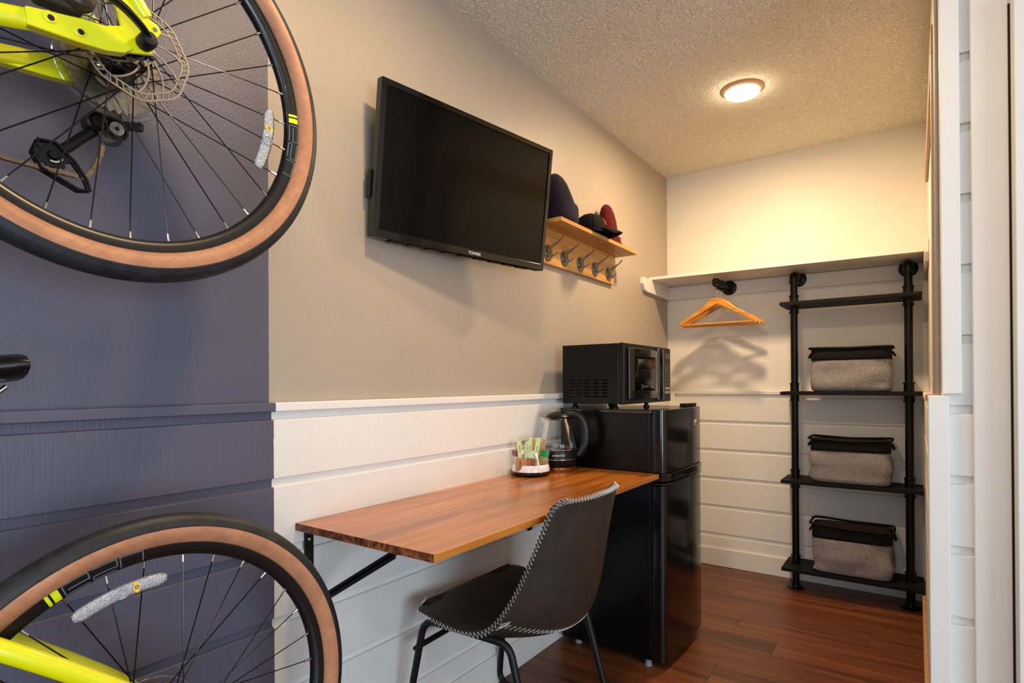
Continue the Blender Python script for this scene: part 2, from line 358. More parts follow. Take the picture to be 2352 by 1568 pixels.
# back wall
wb = struct('wall_back', MB().box((-.1, YB, 0), (1.5, YB+.1, H)), M_CREAM)
planks(wb, M_WHITE, (.02, YB, 0), (XR-.04, 0, 0), (0, -1, 0), 1.046)
rail('trim_2', (.02, YB-.026, 1.046), (XR-.02, YB, 1.066), M_WHITE)
rail('baseboard_back', (.03, YB-.032, 0), (XR-.03, YB-.02, .108), M_WHITE)
rail('trim_3', (.02, YB-.03, .0), (.052, YB-.0, 1.066), M_WHITE)
rail('trim_4', (XR-.045, YB-.027, .1), (XR-.018, YB, 1.066), M_WHITE)
# side wall of the alcove (seen almost edge on)
wr = struct('wall_right', MB().box((XR, YW+.012, 0), (1.5, YB, H)), M_CREAM)
planks(wr, M_WHITE, (XR, YB, 0), (0, -(YB-YW)+.03, 0), (-1, 0, 0), 1.046)
rail('trim_5', (XR-.026, YW+.02, 1.046), (XR, YB, 1.066), M_CREAM)
rail('baseboard_right', (XR-.034, 2.35, 0), (XR-.02, YB-.03, .108), M_RAWW)
rail('trim_6', (XR-.036, 1.93, 0), (XR-.02, 2.349, .108), M_WHITE)
rail('trim_7', (XR-.012, 1.95, 1.07), (XR, 2.05, 2.02), M_GREYT)
rail('trim_8', (XR-.012, 1.95, 2.02), (XR, 3.2, 2.10), M_RAWW)
rail('trim_9', (XR-.008, YW, 1.066), (XR, 1.86, H), M_GREYT)
# wall facing the camera on the right
wf = struct('wall_front', MB().box((XR, YW, 0), (XE, YW+.1, H)), M_WHITE)
planks(wf, M_WHITE, (XR+.001, YW, 0), (.16, 0, 0), (0, -1, 0), H, zs=JZ+[1.058, 1.230, 1.402, 1.574, 1.746, 1.918, 2.090, 2.262])
rail('trim_10', (1.364, YW-.044, 1.086), (1.403, YW, H), M_WHITE)
rail('trim_11', (1.336, YW-.052, 0), (1.378, YW+.02, 1.082), M_WHITE)
rail('trim_12', (1.424, YW-.040, 0), (1.4925, YW, H), M_WHITE)
rail('trim_13', (XR-.031, YW+.0205, 1.068), (XR+.002, 1.9, 1.084), M_RAWW)
d1 = tag(obj('door_1', MB().box((1.4965, YW-.095, .01), (2.32, YW-.005, 1.995)), M_WHITE, bevel=.003), kind='structure')
obj('door_gap', MB().box((1.4927, YW-.038, .01), (1.4962, YW-.02, 1.995)), M_DARKGAP, d1)
kb = MB().lathe([(.0, -.07), (.022, -.068), (.028, -.055), (.022, -.042), (.009, -.036), (.009, -.012), (.028, -.008), (.028, 0), (0, 0)], 20, (2.25, YW-.095, .95), 'y')
obj('door_knob', kb, M_STEEL, d1, smooth=40)
# room behind the camera: walls and the window the daylight comes through
wn = struct('wall_rear', MB().box((-.1, YF-.1, 0), (.9, YF, H)).box((3.1, YF-.1, 0), (XE+.1, YF, H)).box((.9, YF-.1, 0), (3.1, YF, .45)).box((.9, YF-.1, 2.15), (3.1, YF, H)), M_UPPER)
struct('wall_east', MB().box((XE, YF, 0), (XE+.1, -1.7, H)).box((XE, .5, 0), (XE+.1, YW+.1, H)).box((XE, -1.7, 0), (XE+.1, .5, .3)).box((XE, -1.7, 1.6), (XE+.1, .5, H)), M_CREAM)
w2 = struct('window_2', MB().box((XE-.02, -1.74, .26), (XE+.04, .54, .31)).box((XE-.02, -1.74, 1.59), (XE+.04, .54, 1.64)).box((XE-.02, -1.74, .31), (XE+.04, -1.69, 1.59)).box((XE-.02, .49, .31), (XE+.04, .54, 1.59)), M_WHITE, bevel=.003)
obj('mullion', MB().box((XE, -.62, .31), (XE+.03, -.58, 1.59)), M_WHITE, w2, bevel=.003)
wi = struct('window_1', MB().box((.86, YF-.04, .41), (3.14, YF+.02, .46)).box((.86, YF-.04, 2.14), (3.14, YF+.02, 2.19)).box((.86, YF-.04, .46), (.91, YF+.02, 2.14)).box((3.09, YF-.04, .46), (3.14, YF+.02, 2.14)), M_WHITE, bevel=.003)
obj('mullion', MB().box((1.98, YF-.03, .46), (2.02, YF, 2.14)), M_WHITE, wi, bevel=.003)

# ------------------------------------------------------------------ ceiling downlights
LLAB = ['round recessed ceiling downlight glowing warm white above the alcove', 'lit round downlight in the ceiling between bicycles and television', 'lit round downlight above the middle of the room', 'lit round downlight behind the camera near the window wall']
for i, (lx, ly, pw) in enumerate(LAMPS):
    t = thing('ceiling_light', LLAB[i], 'light', (lx, ly, H), group='recessed downlights')
    obj('trim_ring', MB().lathe([(.070, -.016), (.076, -.014), (.090, -.004), (.094, -.001), (.094, .0), (.070, .0)], 48, closed=True), plain('lamp_trim', (196, 160, 128), .5) if i == 0 else bpy.data.materials['lamp_trim'], t, smooth=50)
    obj('lens', MB().lathe([(0, -.030), (.045, -.029), (.066, -.025), (.073, -.018), (.074, -.006)], 48), M_LENS, t, smooth=60)
    d = bpy.data.lights.new('lamp_light', 'AREA'); d.shape = 'DISK'; d.size = .13; d.energy = pw; d.color = LAMP_COL
    lo = bpy.data.objects.new('lamp_light', d); COL.objects.link(lo); lo.location = (lx, ly, H-.033)

# ------------------------------------------------------------------ wall table
TZ = .7655; TX0, TX1, TY0, TY1 = .021, .500, .868, 2.128
tb = thing('wall_table', 'stained pine wall-mounted table with a dark end grain edge and black folding brackets', 'table', (0, 0, 0))
nb = 5; bw = (TX1-TX0)/nb
for k in range(nb):
    x0 = TX0+k*bw; m = MB().box((x0+.0001, TY0, TZ-.0185), (x0+bw-.0001, TY1, TZ))
    o = obj('board', m, [M_TABLE, M_ENDGR], tb, bevel=.0008 if k < nb-1 else .0012, seg=1)
    for p in o.data.polygons:
        if p.normal.y < -.9: p.material_index = 1
def bracket(y, w=.026):
    wa = obj('wall_arm', MB().box((.0205, y, TZ-.245), (.026, y+w, TZ-.0195)), M_MATB, tb, bevel=.001)
    for z in (-.048, -.108, -.225):
        obj('screw', MB().lathe([(0, .0042), (.003, .004), (.0055, .0022), (.006, 0), (0, 0)], 14, (.026, y+w/2, TZ+z), 'x'), M_STEEL, wa, smooth=50)
    obj('top_arm', MB().box((.03, y, TZ-.0245), (.40, y+w, TZ-.0190)), M_MATB, tb, bevel=.001)
    m = frame((.03, y+.001, TZ-.222), Vector((.335, 0, .200)), (0, 1, 0))
    obj('brace', MB().box((0, 0, -.003), (math.hypot(.325, .190), w-.002, .003), m).box((0, 0, -.011), (math.hypot(.325, .190), .002, .009), m), M_MATB, tb, bevel=.0008)
bracket(.893); bracket(1.93)

# ------------------------------------------------------------------ fridge
FX0, FX1, FXD = .056, .470, .520; FY0, FY1 = 2.140, 2.606; FH = 1.012
fr = thing('fridge', 'tall glossy black two-door fridge standing on the floor past the table', 'fridge', (0, 0, 0))
obj('cabinet', MB().box((FX0, FY0, .030), (FX1-.012, FY1, FH-.016)), M_FRIDSIDE, fr, bevel=.003)
obj('top_panel', MB().box((FX0-.002, FY0-.002, FH-.018), (FX1-.004, FY1+.002, FH)), M_FRIDGE, fr, bevel=.004)
obj('gasket', MB().box((FX1-.012, FY0+.008, .036), (FX1-.001, FY1-.008, FH-.02)), M_BLACK, fr)
def fdoor(z0, z1, name):
    pts = [(FY0, FX1), (FY0, FXD-.022)]
    for k in range(1, 6): a = PI/2*k/5; pts.append((FY0+.018*(1-math.cos(a)), FXD-.022+.018*math.sin(a)))
    for k in range(1, 12): u = k/12; pts.append((FY0+.018+(FY1-FY0-.036)*u, FXD-.004+.010*math.sin(PI*u)))
    for k in range(0, 6): a = PI/2*k/5; pts.append((FY1-.018*(1-math.sin(a)), FXD-.022+.018*math.cos(a)))
    pts.append((FY1, FX1))
    m = MB().prism([(x, y) for y, x in pts], z0, z1, axis=2)
    return obj(name, m, M_FRIDGE, fr, bevel=.004, seg=3)
du = fdoor(.764, FH, 'freezer_door'); dl = fdoor(.030, .716, 'fridge_door')
for (z0, z1, dr, dx) in ((.733, .7635, du, .004), (.7165, .728, dl, .002)):   # lipped handles along the meeting edges
    pts = [(FX1+.006, FY0-.001), (FXD-.012, FY0-.001), (FXD+.001, FY0+.016)]
    for k in range(1, 12): u = k/12; pts.append((FXD+dx+.010*math.sin(PI*u), FY0+.018+(FY1-FY0-.036)*u))
    pts += [(FXD+.001, FY1-.016), (FXD-.012, FY1+.001), (FX1+.006, FY1+.001)]
    obj('door_lip', MB().prism(pts, z0, z1, axis=2), M_GLOSSB, dr, bevel=.003)
bd = obj('badge', MB().lathe([(0, .0022), (.85, .002), (1, 0)], 32, (0, 0, 0), 'x', mx=Matrix.Diagonal((1, .0215, .0135, 1))), M_BADGE, du, smooth=50, loc=(FXD+.0022, 2.506, .944)); bd.rotation_euler = (0, 0, .055)
text('lettering', 'low', .019, M_PRINTB, bd, frame((.0026, 0, 0), (0, 1, 0), (0, 0, 1)), shear=.3, ext=.0002)
hc = obj('hinge_cover', MB().prism([(FX1-.015, 2.498), (FX1+.020, 2.50), (FX1+.030, 2.56), (FX1+.028, 2.600), (FX1+.005, 2.600), (FX1-.015, 2.535)], FH+.0005, FH+.014, axis=2), M_BLACK, fr, bevel=.002)
for (x, y) in ((FX0+.06, FY0+.04), (FX1-.03, FY0+.02), (FX0+.06, FY1-.04), (FX1-.03, FY1-.03)):
    obj('foot', MB().lathe([(0, 0), (.014, 0), (.016, .004), (.013, .012), (.011, .032), (0, .032)], 16, (x, y, 0)), M_FOOT, fr, smooth=40)

# ------------------------------------------------------------------ microwave
MX0, MX1, MY0, MY1, MZ0, MZ1 = .060, .322, 2.150, 2.672, 1.032, 1.281
mw = thing('microwave', 'black microwave oven with vent slots standing on the black fridge', 'microwave', (0, 0, 0))
obj('casing', MB().box((MX0, MY0, MZ0), (MX1, MY1, MZ1)), M_FRIDSIDE, mw, bevel=.003)
obj('front_frame', MB().box((MX1+.0005, MY0-.001, MZ0-.002), (MX1+.026, MY1+.001, MZ1+.001)), M_BLACK, mw, bevel=.004)
lv = MB()
for i in range(12):
    a = PI*i/11; pts_ = None
lp = [(-.0145, 0)]+[(-.0145*math.cos(PI*k/10), .0062*math.sin(PI*k/10)) for k in range(1, 10)]+[(.0145, 0)]
lmesh = None
for cx in range(5):
    for rz in range(6):
        x = .098+cx*.0405; z = 1.060+rz*.0135
        if lmesh is None:
            P = [[Vector((a, -.0036*(1 if 0 < i < 10 else 0)*(1-j) , b*(1-j)*1.0)) for i, (a, b) in enumerate(lp)] for j in (0, 1)]
            lmesh = obj('vent_louver', MB().grid(P).box((-.0145, -.0006, -.0022), (.0145, .0, 0)), M_FRIDSIDE, mw, smooth=60); o = lmesh
        else:
            o = lmesh.copy(); COL.objects.link(o); o.parent = mw
        o.location = (x, MY0-.0002, z)
sl = MB()
for cx in range(5):
    for rz in range(6): sl.box((.098+cx*.0405-.0135, MY0-.0007, 1.060+rz*.0135-.0032), (.098+cx*.0405+.0135, MY0-.0001, 1.060+rz*.0135-.0004))
obj('vent_slots', sl, M_DARKGAP, mw)
# bowed door
X1 = MX1+.0265; dy0, dy1, dz0, dz1 = MY0+.028, MY0+.425, MZ0+.018, MZ1-.018
P = []
for i in range(13):
    u = i/12; P.append([Vector((X1+.026*math.sin(PI*min(1, u*.85+.10))**.8, dy0+(dy1-dy0)*u, z)) for z in (dz0, dz1)])
pr = [(X1-.001, dy0)]+[(X1+.002+.024*math.sin(PI*(.12+.76*i/12)), dy0+(dy1-dy0)*(i/12)*.80) for i in range(13)]+[(X1-.001, dy0+(dy1-dy0)*.81)]
dr = obj('door', MB().prism(pr, dz0, dz1, axis=2), M_GLOSSB, mw, bevel=.004, seg=3)
wp = [[Vector((X1+.0035+.024*math.sin(PI*(.12+.76*u)), dy0+(dy1-dy0)*u*.80, z)) for u in [.14+.66*j/10 for j in range(11)]] for z in (dz0+.035, dz1-.035)]
obj('door_window', MB().grid(wp), M_SCREEN, dr, smooth=60, solid=.0012)
for z in (dz0+.034, dz1-.034): obj('window_moulding', MB().tube([(X1+.0045+.024*math.sin(PI*(.12+.76*u)), dy0+(dy1-dy0)*u*.80, z) for u in [.14+.66*j/10 for j in range(11)]], .0012, 6), M_BLACK, dr, smooth=60)
obj('handle', MB().prism([(X1-.001, dy1-.070), (X1+.012, dy1-.066), (X1+.017, dy1-.040), (X1+.012, dy1-.012), (X1-.001, dy1)], dz0-.012, dz1+.012, axis=2), M_GLOSSB, dr, bevel=.004, seg=3)
mk = frame((X1+.0305, dy0+.125, dz0+.052), (0, 1, 0), (0, 0, 1))
text('lettering', 'MAGIC CHEF', .0085, M_PRINTG, dr, mk, ext=.0002)
obj('emblem', MB().tube([(X1+.029, dy0+.088+.006*math.cos(a*PI/6), dz0+.056+.006*math.sin(a*PI/6)) for a in range(12)], .0007, 5, closed=True).tube([(X1+.029, dy0+.088+.004*math.cos(a*PI/6), dz0+.045+.004*math.sin(a*PI/6)) for a in range(12)], .0006, 5, closed=True), M_PRINTG, dr)
cp = obj('control_panel', MB().box((MX1+.0265, MY1-.088, MZ0), (MX1+.030, MY1-.002, MZ1-.002)), M_BLACK, mw, bevel=.001)
for r in range(6):
    for c in range(3):
        obj('button', MB().box((MX1+.0303, MY1-.076+c*.022, MZ0+.075+r*.0165), (MX1+.0312, MY1-.060+c*.022, MZ0+.086+r*.0165)), plain('button_grey', (84, 78, 72), .5) if r == c == 0 else bpy.data.materials['button_grey'], cp)
for r in range(2):
    for c in range(3):
        obj('button', MB().box((MX1+.0303, MY1-.076+c*.022, MZ0+.036+r*.019), (MX1+.0314, MY1-.058+c*.022, MZ0+.047+r*.019)), plain('button_light', (160, 152, 142), .5) if r == c == 0 else bpy.data.materials['button_light'], cp)
obj('display', MB().box((MX1+.0303, MY1-.076, MZ1-.050), (MX1+.0309, MY1-.014, MZ1-.026)), M_GLOSSB, cp)
for (x, y) in ((MX0+.04, MY0+.04), (MX1-.03, MY0+.035), (MX0+.04, FY1-.06), (MX1+.01, MY0+.27)):
    obj('foot', MB().lathe([(0, 0), (.014, 0), (.014, .004), (.009, .010), (.009, .0225), (0, .0225)], 14, (x, y, FH)), M_BLACK, mw, smooth=40)

# ------------------------------------------------------------------ kettle
KC = Vector((.122, 2.002, TZ)); ka = math.atan2(.577, .816)
kt = thing('electric_kettle', 'glass electric kettle with black lid and handle on the table beside the fridge', 'kettle', KC, ka)
obj('heating_base', MB().lathe([(0, 0), (.068, 0), (.070, .003), (.070, .018), (.067, .021), (0, .021)], 48), M_SATIN, kt, smooth=40)
body = obj('body_band', MB().lathe([(0, .0212), (.073, .0212), (.0765, .026), (.0775, .048), (.0785, .050), (.0785, .052), (.0775, .054), (.079, .078), (.0775, .083), (.072, .084), (0, .084)], 56), M_BLACK, kt, smooth=40)
obj('trim_line', MB().lathe([(.0786, .0492), (.0792, .0498), (.0792, .0512), (.0786, .0518)], 56, closed=True), M_STEEL, body, smooth=40)
gl = [(.074, .0845), (.0765, .088), (.0775, .098), (.074, .120), (.0665, .150), (.057, .180), (.048, .205), (.0445, .216)]
gb = MB().lathe(gl, 56)
gb.v = [(x-(.026*max(0, (z-.18)/.036)*math.exp(-((math.atan2(y, -x))/.42)**2) if z > .18 else 0), y, z) for x, y, z in gb.v]
obj('glass_jug', gb, M_GLASS, kt, smooth=60)
obj('element_disc', MB().lathe([(0, .0865), (.070, .0865), (.0715, .085)], 40), M_STEEL, kt, smooth=40)
obj('glass_rim', MB().tube([(.0775*math.cos(a*PI/24), .0775*math.sin(a*PI/24), .0885) for a in range(48)], .0022, 8, closed=True), M_CLEAR, kt, smooth=60)
li = obj('lid', MB().lathe([(0, .238), (.022, .236), (.042, .228), (.052, .218), (.050, .214), (.043, .212), (.043, .205), (0, .205)], 44, (.004, 0, 0)), M_BLACK, kt, smooth=45)
obj('spout_lip', MB().tube(spline([(-.045, -.012, .214), (-.066, -.005, .217), (-.073, 0, .218), (-.066, .005, .217), (-.045, .012, .214)], 4), .0016, 8), M_CLEAR, kt, smooth=60)
obj('spout_filter', MB().tube(spline([(-.038, 0, .208), (-.048, 0, .196), (-.062, 0, .186)], 5), .0018, 6), M_BLACK, kt, smooth=60)
hp = spline([(.030, 0, .222), (.062, 0, .228), (.090, 0, .216), (.108, 0, .186), (.114, 0, .145), (.110, 0, .105), (.096, 0, .078), (.080, 0, .060)], 6)
obj('handle', MB().tube(hp, [.012+.004*math.sin(PI*i/(len(hp)-1)) for i in range(len(hp))], 14, flat=1.25, up=(0, 1, 0)), M_BLACK, kt, smooth=60)
gs = [[Vector((.0785*math.cos(a)*1.0, .0785*math.sin(a), z)) for a in [(-2.05+1.0*j/12) for j in range(13)]] for z in (.04, .08)]
text('lettering', 'OVENTE', .0095, M_PRINTW, body, frame((.0787*math.cos(-1.62), .0787*math.sin(-1.62), .0675), (math.sin(1.62), math.cos(1.62)*1, 0), (0, 0, 1)), ext=.0003, sx=1.35)

# ------------------------------------------------------------------ condiment caddy and what it holds
CC = Vector((.097, 1.840, TZ)); CA = math.atan2(.577, .816)
cd = thing('condiment_caddy', 'round white plastic caddy with black base holding sachets in front of the kettle', 'caddy', CC, CA)
obj('base', MB().lathe([(0, 0), (.055, 0), (.066, .003), (.0745, .010), (.075, .016), (.072, .0185), (0, .0185)], 48), M_GLOSSB, cd, smooth=40)
obj('ring', MB().lathe([(.0735, .0187), (.0725, .030), (.069, .0425), (.067, .0440), (.065, .042), (.0675, .030), (.069, .0187)], 56, closed=True), M_WPL, cd, smooth=40)
obj('tray_floor', MB().lathe([(0, .0186), (.0688, .0186), (.0688, .021), (0, .021)], 40), M_WPL, cd)
for a in (-1.15, .55, 2.2, 3.75):
    c, s_ = math.cos(a), math.sin(a)
    P = spline([(.0685*c, .0685*s_, .040), (.064*c, .064*s_, .056), (.052*c, .052*s_, .078), (.034*c, .034*s_, .0905)], 5)
    obj('rib', MB().tube(P, [.006-.0035*math.sin(PI*min(1, i/12)) for i in range(len(P))], 8, flat=.6), M_WPL, cd, smooth=60)
obj('inner_cup', MB().lathe([(.033, .0215), (.033, .092), (.036, .093), (.036, .096), (.030, .096), (.030, .0215)], 32, (0, .004, 0), closed=True), M_WPL, cd, smooth=40)
mc = frame(CC, (.816, .577, 0), (-.577, .816, 0))     # caddy frame: x to the right, y away
def sachet(name, label, cat, p, w_, h, th, mat, tilt=0, yaw=0, lean=0, group=None, band=None, print_=None):
    b = MB(); n = 5; P = []
    for j in range(2):
        row_ = []
        for i in range(n+1):
            for k in range(n+1):
                pass
    fr_ = [[Vector((w_*(i/n-.5), -th*math.sin(PI*i/n)*math.sin(PI*min(1, k/n*1.0)), h*k/n)) for i in range(n+1)] for k in range(n+1)]
    bk = [[Vector((w_*(i/n-.5), th*math.sin(PI*i/n)*math.sin(PI*k/n)+.0004, h*k/n)) for i in range(n+1)][::-1] for k in range(n+1)]
    b.grid(fr_); b.grid(bk)
    o = obj(name, b, mat, None, smooth=50)
    m = mc @ Matrix.Translation(p) @ Matrix.Rotation(yaw, 4, 'Z') @ Matrix.Rotation(lean, 4, 'X') @ Matrix.Rotation(tilt, 4, 'Y')
    o.matrix_world = m; tag(o, label, cat, group)
    if band:
        bt, z0, z1 = band
        q = [[Vector((w_*(i/n-.5)*1.01, -th*math.sin(PI*i/n)*math.sin(PI*z/h)-.0006, z)) for i in range(n+1)] for z in (z0, (z0+z1)/2, z1)]
        obj('printed_band', MB().grid(q), bt, o, smooth=50)
    if print_:
        body_, sz, mt, px, pz, rot = print_
        text('print', body_, sz, mt, o, frame((px, -th*math.sin(PI*(px/w_+.5))*math.sin(PI*pz/h)-.0012, pz), (math.cos(rot), 0, math.sin(rot)), (-math.sin(rot), 0, math.cos(rot))), ext=.0001)
    return o
GL = ['leftmost pale green sugar stick standing in the caddy', 'second pale green sugar stick from the left in the caddy', 'third pale green sugar stick from the left in the caddy', 'rightmost front pale green sugar stick in the caddy']
for i, (x, y, tl) in enumerate([(-.038, -.036, -.06), (-.022, -.030, .10), (-.008, -.034, .04), (.010, -.038, .16)]):
    sachet('sugar_stick', GL[i], 'sachet', (x, y, .024), .0165, .112-.004*(i % 2), .0022, M_GREENP, tl, .0, 0, 'green sugar sticks in the caddy', (M_GREEND, .070, .0705), ('stevia', .009, M_GREEND, 0, .084, PI/2))
sachet('sweetener_sachet', 'wide pale green sachet at the back of the caddy, behind the stirrers', 'sachet', (.015, .012, .060), .046, .082, .002, M_GREENP, .05, .1, -.03)
for i, (x, yaw, y) in enumerate([(-.036, -.05, -.058), (-.010, -1.1, -.056), (-.0005, -1.1, -.056), (.009, -1.1, -.055)]):
    sachet('brown_sugar_packet', ['kraft paper sugar packet facing front with dark print in the caddy', 'kraft sugar packet edge-on right behind the front-facing packet', 'middle one of three edge-on kraft sugar packets', 'rightmost of the edge-on kraft sugar packets in the caddy'][i], 'packet', (x, y, .0225), .044 if i == 0 else .030, .050-.001*i, .003, M_KRAFT, 0, yaw, -.02, 'kraft sugar packets in the caddy', None, ('SUGAR', .011, M_PRINTB, -.004, .024, PI/2) if i == 0 else None)
stmesh = None
for i in range(9):
    b = MB().box((-.0028, -.0008, 0), (.0028, .0008, .118))
    if stmesh is None: o = stmesh = obj('stirrer', b, M_STICK, None, bevel=.0004, seg=1)
    else: o = stmesh.copy(); COL.objects.link(o)
    j = i-3
    o.matrix_world = mc @ Matrix.Translation((.010+.0038*(i % 5), .004+.005*(i//5)-.002, .0235)) @ Matrix.Rotation([.02, .06, .02, .34, .38, .42, .46, .50, .30][i]*.8, 4, 'Y') @ Matrix.Rotation(rnd.uniform(-.06, .02), 4, 'X') @ Matrix.Rotation(.3*i, 4, 'Z')
    tag(o, ['upright wooden stirrer at the left of the middle cup bundle', 'upright wooden stirrer second from the left in the middle cup', 'upright wooden stirrer third from the left in the middle cup', 'wooden stirrer leaning slightly right, innermost of the leaning fan', 'wooden stirrer second in the right-leaning fan', 'wooden stirrer in the middle of the right-leaning fan', 'wooden stirrer second from the right in the leaning fan', 'wooden stirrer leaning furthest right over the kettle glass', 'wooden stirrer at the back of the leaning fan in the cup'][i], 'stirrer', 'wooden stirrers in the caddy')
for (x, tl, lb) in ((-.033, .16, 'wooden stirrer leaning left out of the caddy between green sticks'), (-.012, -.24, 'wooden stirrer crossing behind the second green stick in the caddy')):
    o = stmesh.copy(); COL.objects.link(o); o.matrix_world = mc @ Matrix.Translation((x, -.018, .0235)) @ Matrix.Rotation(tl-.25, 4, 'Y'); tag(o, lb, 'stirrer', 'wooden stirrers in the caddy')
sachet('coffee_sachet', 'red-topped pale sachet leaning in the left side of the caddy', 'sachet', (-.050, -.020, .022), .034, .075, .004, M_PALE, .04, .25, -.02, None, (M_RED, .052, .074))
sachet('coffee_sachet', 'blue-topped pale sachet behind the red-topped one in the caddy', 'sachet', (-.058, -.002, .022), .028, .076, .003, M_PALE, -.02, .35, 0, None, (M_BLUEP, .056, .075))
sachet('tea_bag', 'green-topped wrapped tea bag in the right of the caddy', 'tea bag', (.040, -.018, .0225), .034, .076, .005, M_GOLDP, .22, -.35, -.02, None, (M_TEAG, .050, .075))
sachet('tea_bag', 'orange-topped wrapped tea bag at the right edge of the caddy', 'tea bag', (.053, -.010, .0225), .034, .068, .005, M_GOLDP, -.04, .1, -.04, None, (M_ORNG, .042, .067))

# ------------------------------------------------------------------ television
tv = thing('television', 'black flat screen television tilted forward on the taupe wall', 'television')
Cc = Vector((.129, 1.467, 1.764)); ty, tt = .165, .121
wv = Vector((math.sin(ty), math.cos(ty), 0)); n0 = Vector((math.cos(ty), -math.sin(ty), 0)); uv = math.cos(tt)*Vector((0, 0, 1))+math.sin(tt)*n0; nv = wv.cross(uv)
tv.matrix_world = Matrix(((wv.x, uv.x, nv.x, Cc.x), (wv.y, uv.y, nv.y, Cc.y), (wv.z, uv.z, nv.z, Cc.z), (0, 0, 0, 1)))
W2, H2, bz = .3675, .2225, .017
fb = MB()
fb.box((-W2, -H2, -.028), (-W2+bz, H2, 0)).box((W2-bz, -H2, -.028), (W2, H2, 0)).box((-W2+bz, H2-bz, -.028), (W2-bz, H2, 0)).box((-W2+bz, -H2, -.028), (W2-bz, -H2+.024, 0))
obj('bezel', fb, M_GLOSSB, tv, bevel=.0022)
obj('screen', MB().box((-W2+bz, -H2+.024, -.010), (W2-bz, H2-bz, -.0035)), M_SCREEN, tv)
obj('back_housing', MB().box((-W2+.008, -H2+.008, -.035), (W2-.008, H2-.008, -.028)).box((-W2+.16, -H2+.045, -.052), (W2-.10, H2-.13, -.035)), M_BLACK, tv, bevel=.006)
for k in range(9): obj('speaker_grille', MB().box((-.30+k*.068, -H2-.004, -.034), (-.25+k*.068, -H2+.0015, -.012)), M_BLACK, tv, bevel=.001)
obj('side_button', MB().box((-W2-.006, -.11, -.040), (-W2+.002, -.03, -.026)), M_BLACK, tv, bevel=.002)
text('lettering', 'TOSHIBA', .0135, M_PRINTW, tv, frame((.02, -H2+.011, .0002), (1, 0, 0), (0, 1, 0)), ext=.0002)
mt = thing('television_mount', 'black wall bracket behind the television on the taupe wall', 'bracket')
obj('wall_plate', MB().box((.0, 1.40, 1.66), (.012, 1.52, 1.86)), M_MATB, mt, bevel=.001)
obj('arm', MB().tube([(.012, 1.46, 1.72), (.058, 1.465, 1.72)], .012, 10), M_MATB, mt, smooth=50)

# ------------------------------------------------------------------ hook shelf with hats
hs = thing('hook_shelf', 'honey-coloured wooden shelf with five metal hooks on the taupe wall', 'shelf')
obj('back_board', MB().box((.0, 2.03, 1.634), (.018, 2.765, 1.787)), M_HOOKW, hs, bevel=.001)
obj('shelf_board', MB().box((.0, 2.03, 1.787), (.128, 2.812, 1.804)), M_HOOKW, hs, bevel=.001)
def hookp(y, first=None):
    if first:
        o = first.copy(); COL.objects.link(o); o.parent = hs; o.location = (0, y, 1.681)
        for c in first.children: q = c.copy(); COL.objects.link(q); q.parent = o
        return o
    d = obj('hook', MB().lathe([(0, .0030), (.0335, .0030), (.0352, .0015), (.0352, 0), (0, 0)], 32, (.0182, 0, 0), 'x'), M_HOOKM, hs, smooth=40, loc=(0, y, 1.681))
    P = fillet([(.0235, -.009, -.004), (.0235, -.012, .020), (.030, .0, .026), (.070, .018, .052), (.082, .022, .066), (.0785, .027, .068), (.066, .0225, .052), (.030, .006, .018), (.0235, .0, -.010)], .004, 3)
    obj('coat_prong', MB().tube(P, .0023, 7), M_HOOKM, d, smooth=60)
    P = fillet([(.0235, -.010, -.012), (.028, .0, -.016), (.050, .012, -.006), (.054, .018, .002), (.050, .019, -.003), (.028, .010, -.016)], .004, 3)
    obj('lower_prong', MB().tube(P, .0023, 7), M_HOOKM, d, smooth=60)
    for (yy, zz) in ((-.016, -.006), (.014, -.014)): obj('screw', MB().lathe([(0, .0028), (.003, .002), (.0045, 0)], 12, (.0212, yy, zz), 'x'), M_STEEL, d, smooth=60)
    return d
h0 = hookp(2.104)
for y in (2.246, 2.396, 2.546, 2.700): hookp(y, h0)
def dome(prof, cx, cy, cz, ax, ay, n=40, wob=.0, seed=0, lean=(0, 0)):
    b = MB(); P = []
    for (r, h) in prof:
        row_ = []
        for k in range(n):
            a = 2*PI*k/n; q = 1+wob*noise.noise(Vector((math.cos(a)*1.5+seed, math.sin(a)*1.5, h*14)))
            row_.append(Vector((cx+ax*r*math.cos(a)*q+lean[0]*h, cy+ay*r*math.sin(a)*q+lean[1]*h, cz+h)))
        P.append(row_)
    b.grid(P, True); b.f.append(tuple(range((len(P)-1)*n, len(P)*n))); b.mi.append(0); return b
pb = tag(obj('beanie', dome([(.90, .02), (.93, .07), (.95, .09), (.86, .125), (.70, .160), (.48, .185), (.24, .199), (.04, .204)], .066, 2.135, 1.804, .058, .098, wob=.12, seed=2, lean=(0, -.22)), M_PURP, None, smooth=80), 'tall dark purple knitted beanie on the hook shelf behind the television', 'hat')
obj('cuff', dome([(.93, .0), (1.04, .003), (1.07, .03), (1.06, .07), (1.0, .083), (.93, .081), (.93, .0)], .066, 2.135, 1.804, .060, .099, wob=.06, seed=5), M_PURP, pb, smooth=80)
obj('patch', MB().box((.052, 2.2385, 1.812), (.090, 2.2405, 1.862)), M_PATCH, pb, bevel=.001)
cp_ = thing('cap', 'black baseball cap with an orange patch lying on the hook shelf', 'hat', (.084, 2.362, 1.8045), math.radians(42))
def cs_(a, h):                       # crown surface, local x towards the bill
    r = (1-(h/.094)**2.6)**.5 if h < .094 else 0
    return Vector((.078*r*math.cos(a)+.004*(h/.09), .074*r*math.sin(a), h))
obj('crown', MB().grid([[cs_(2*PI*k/40, h) for k in range(40)] for h in (0, .015, .03, .045, .058, .069, .078, .085, .090, .0932, .0939)], True), M_CAP, cp_, smooth=80)
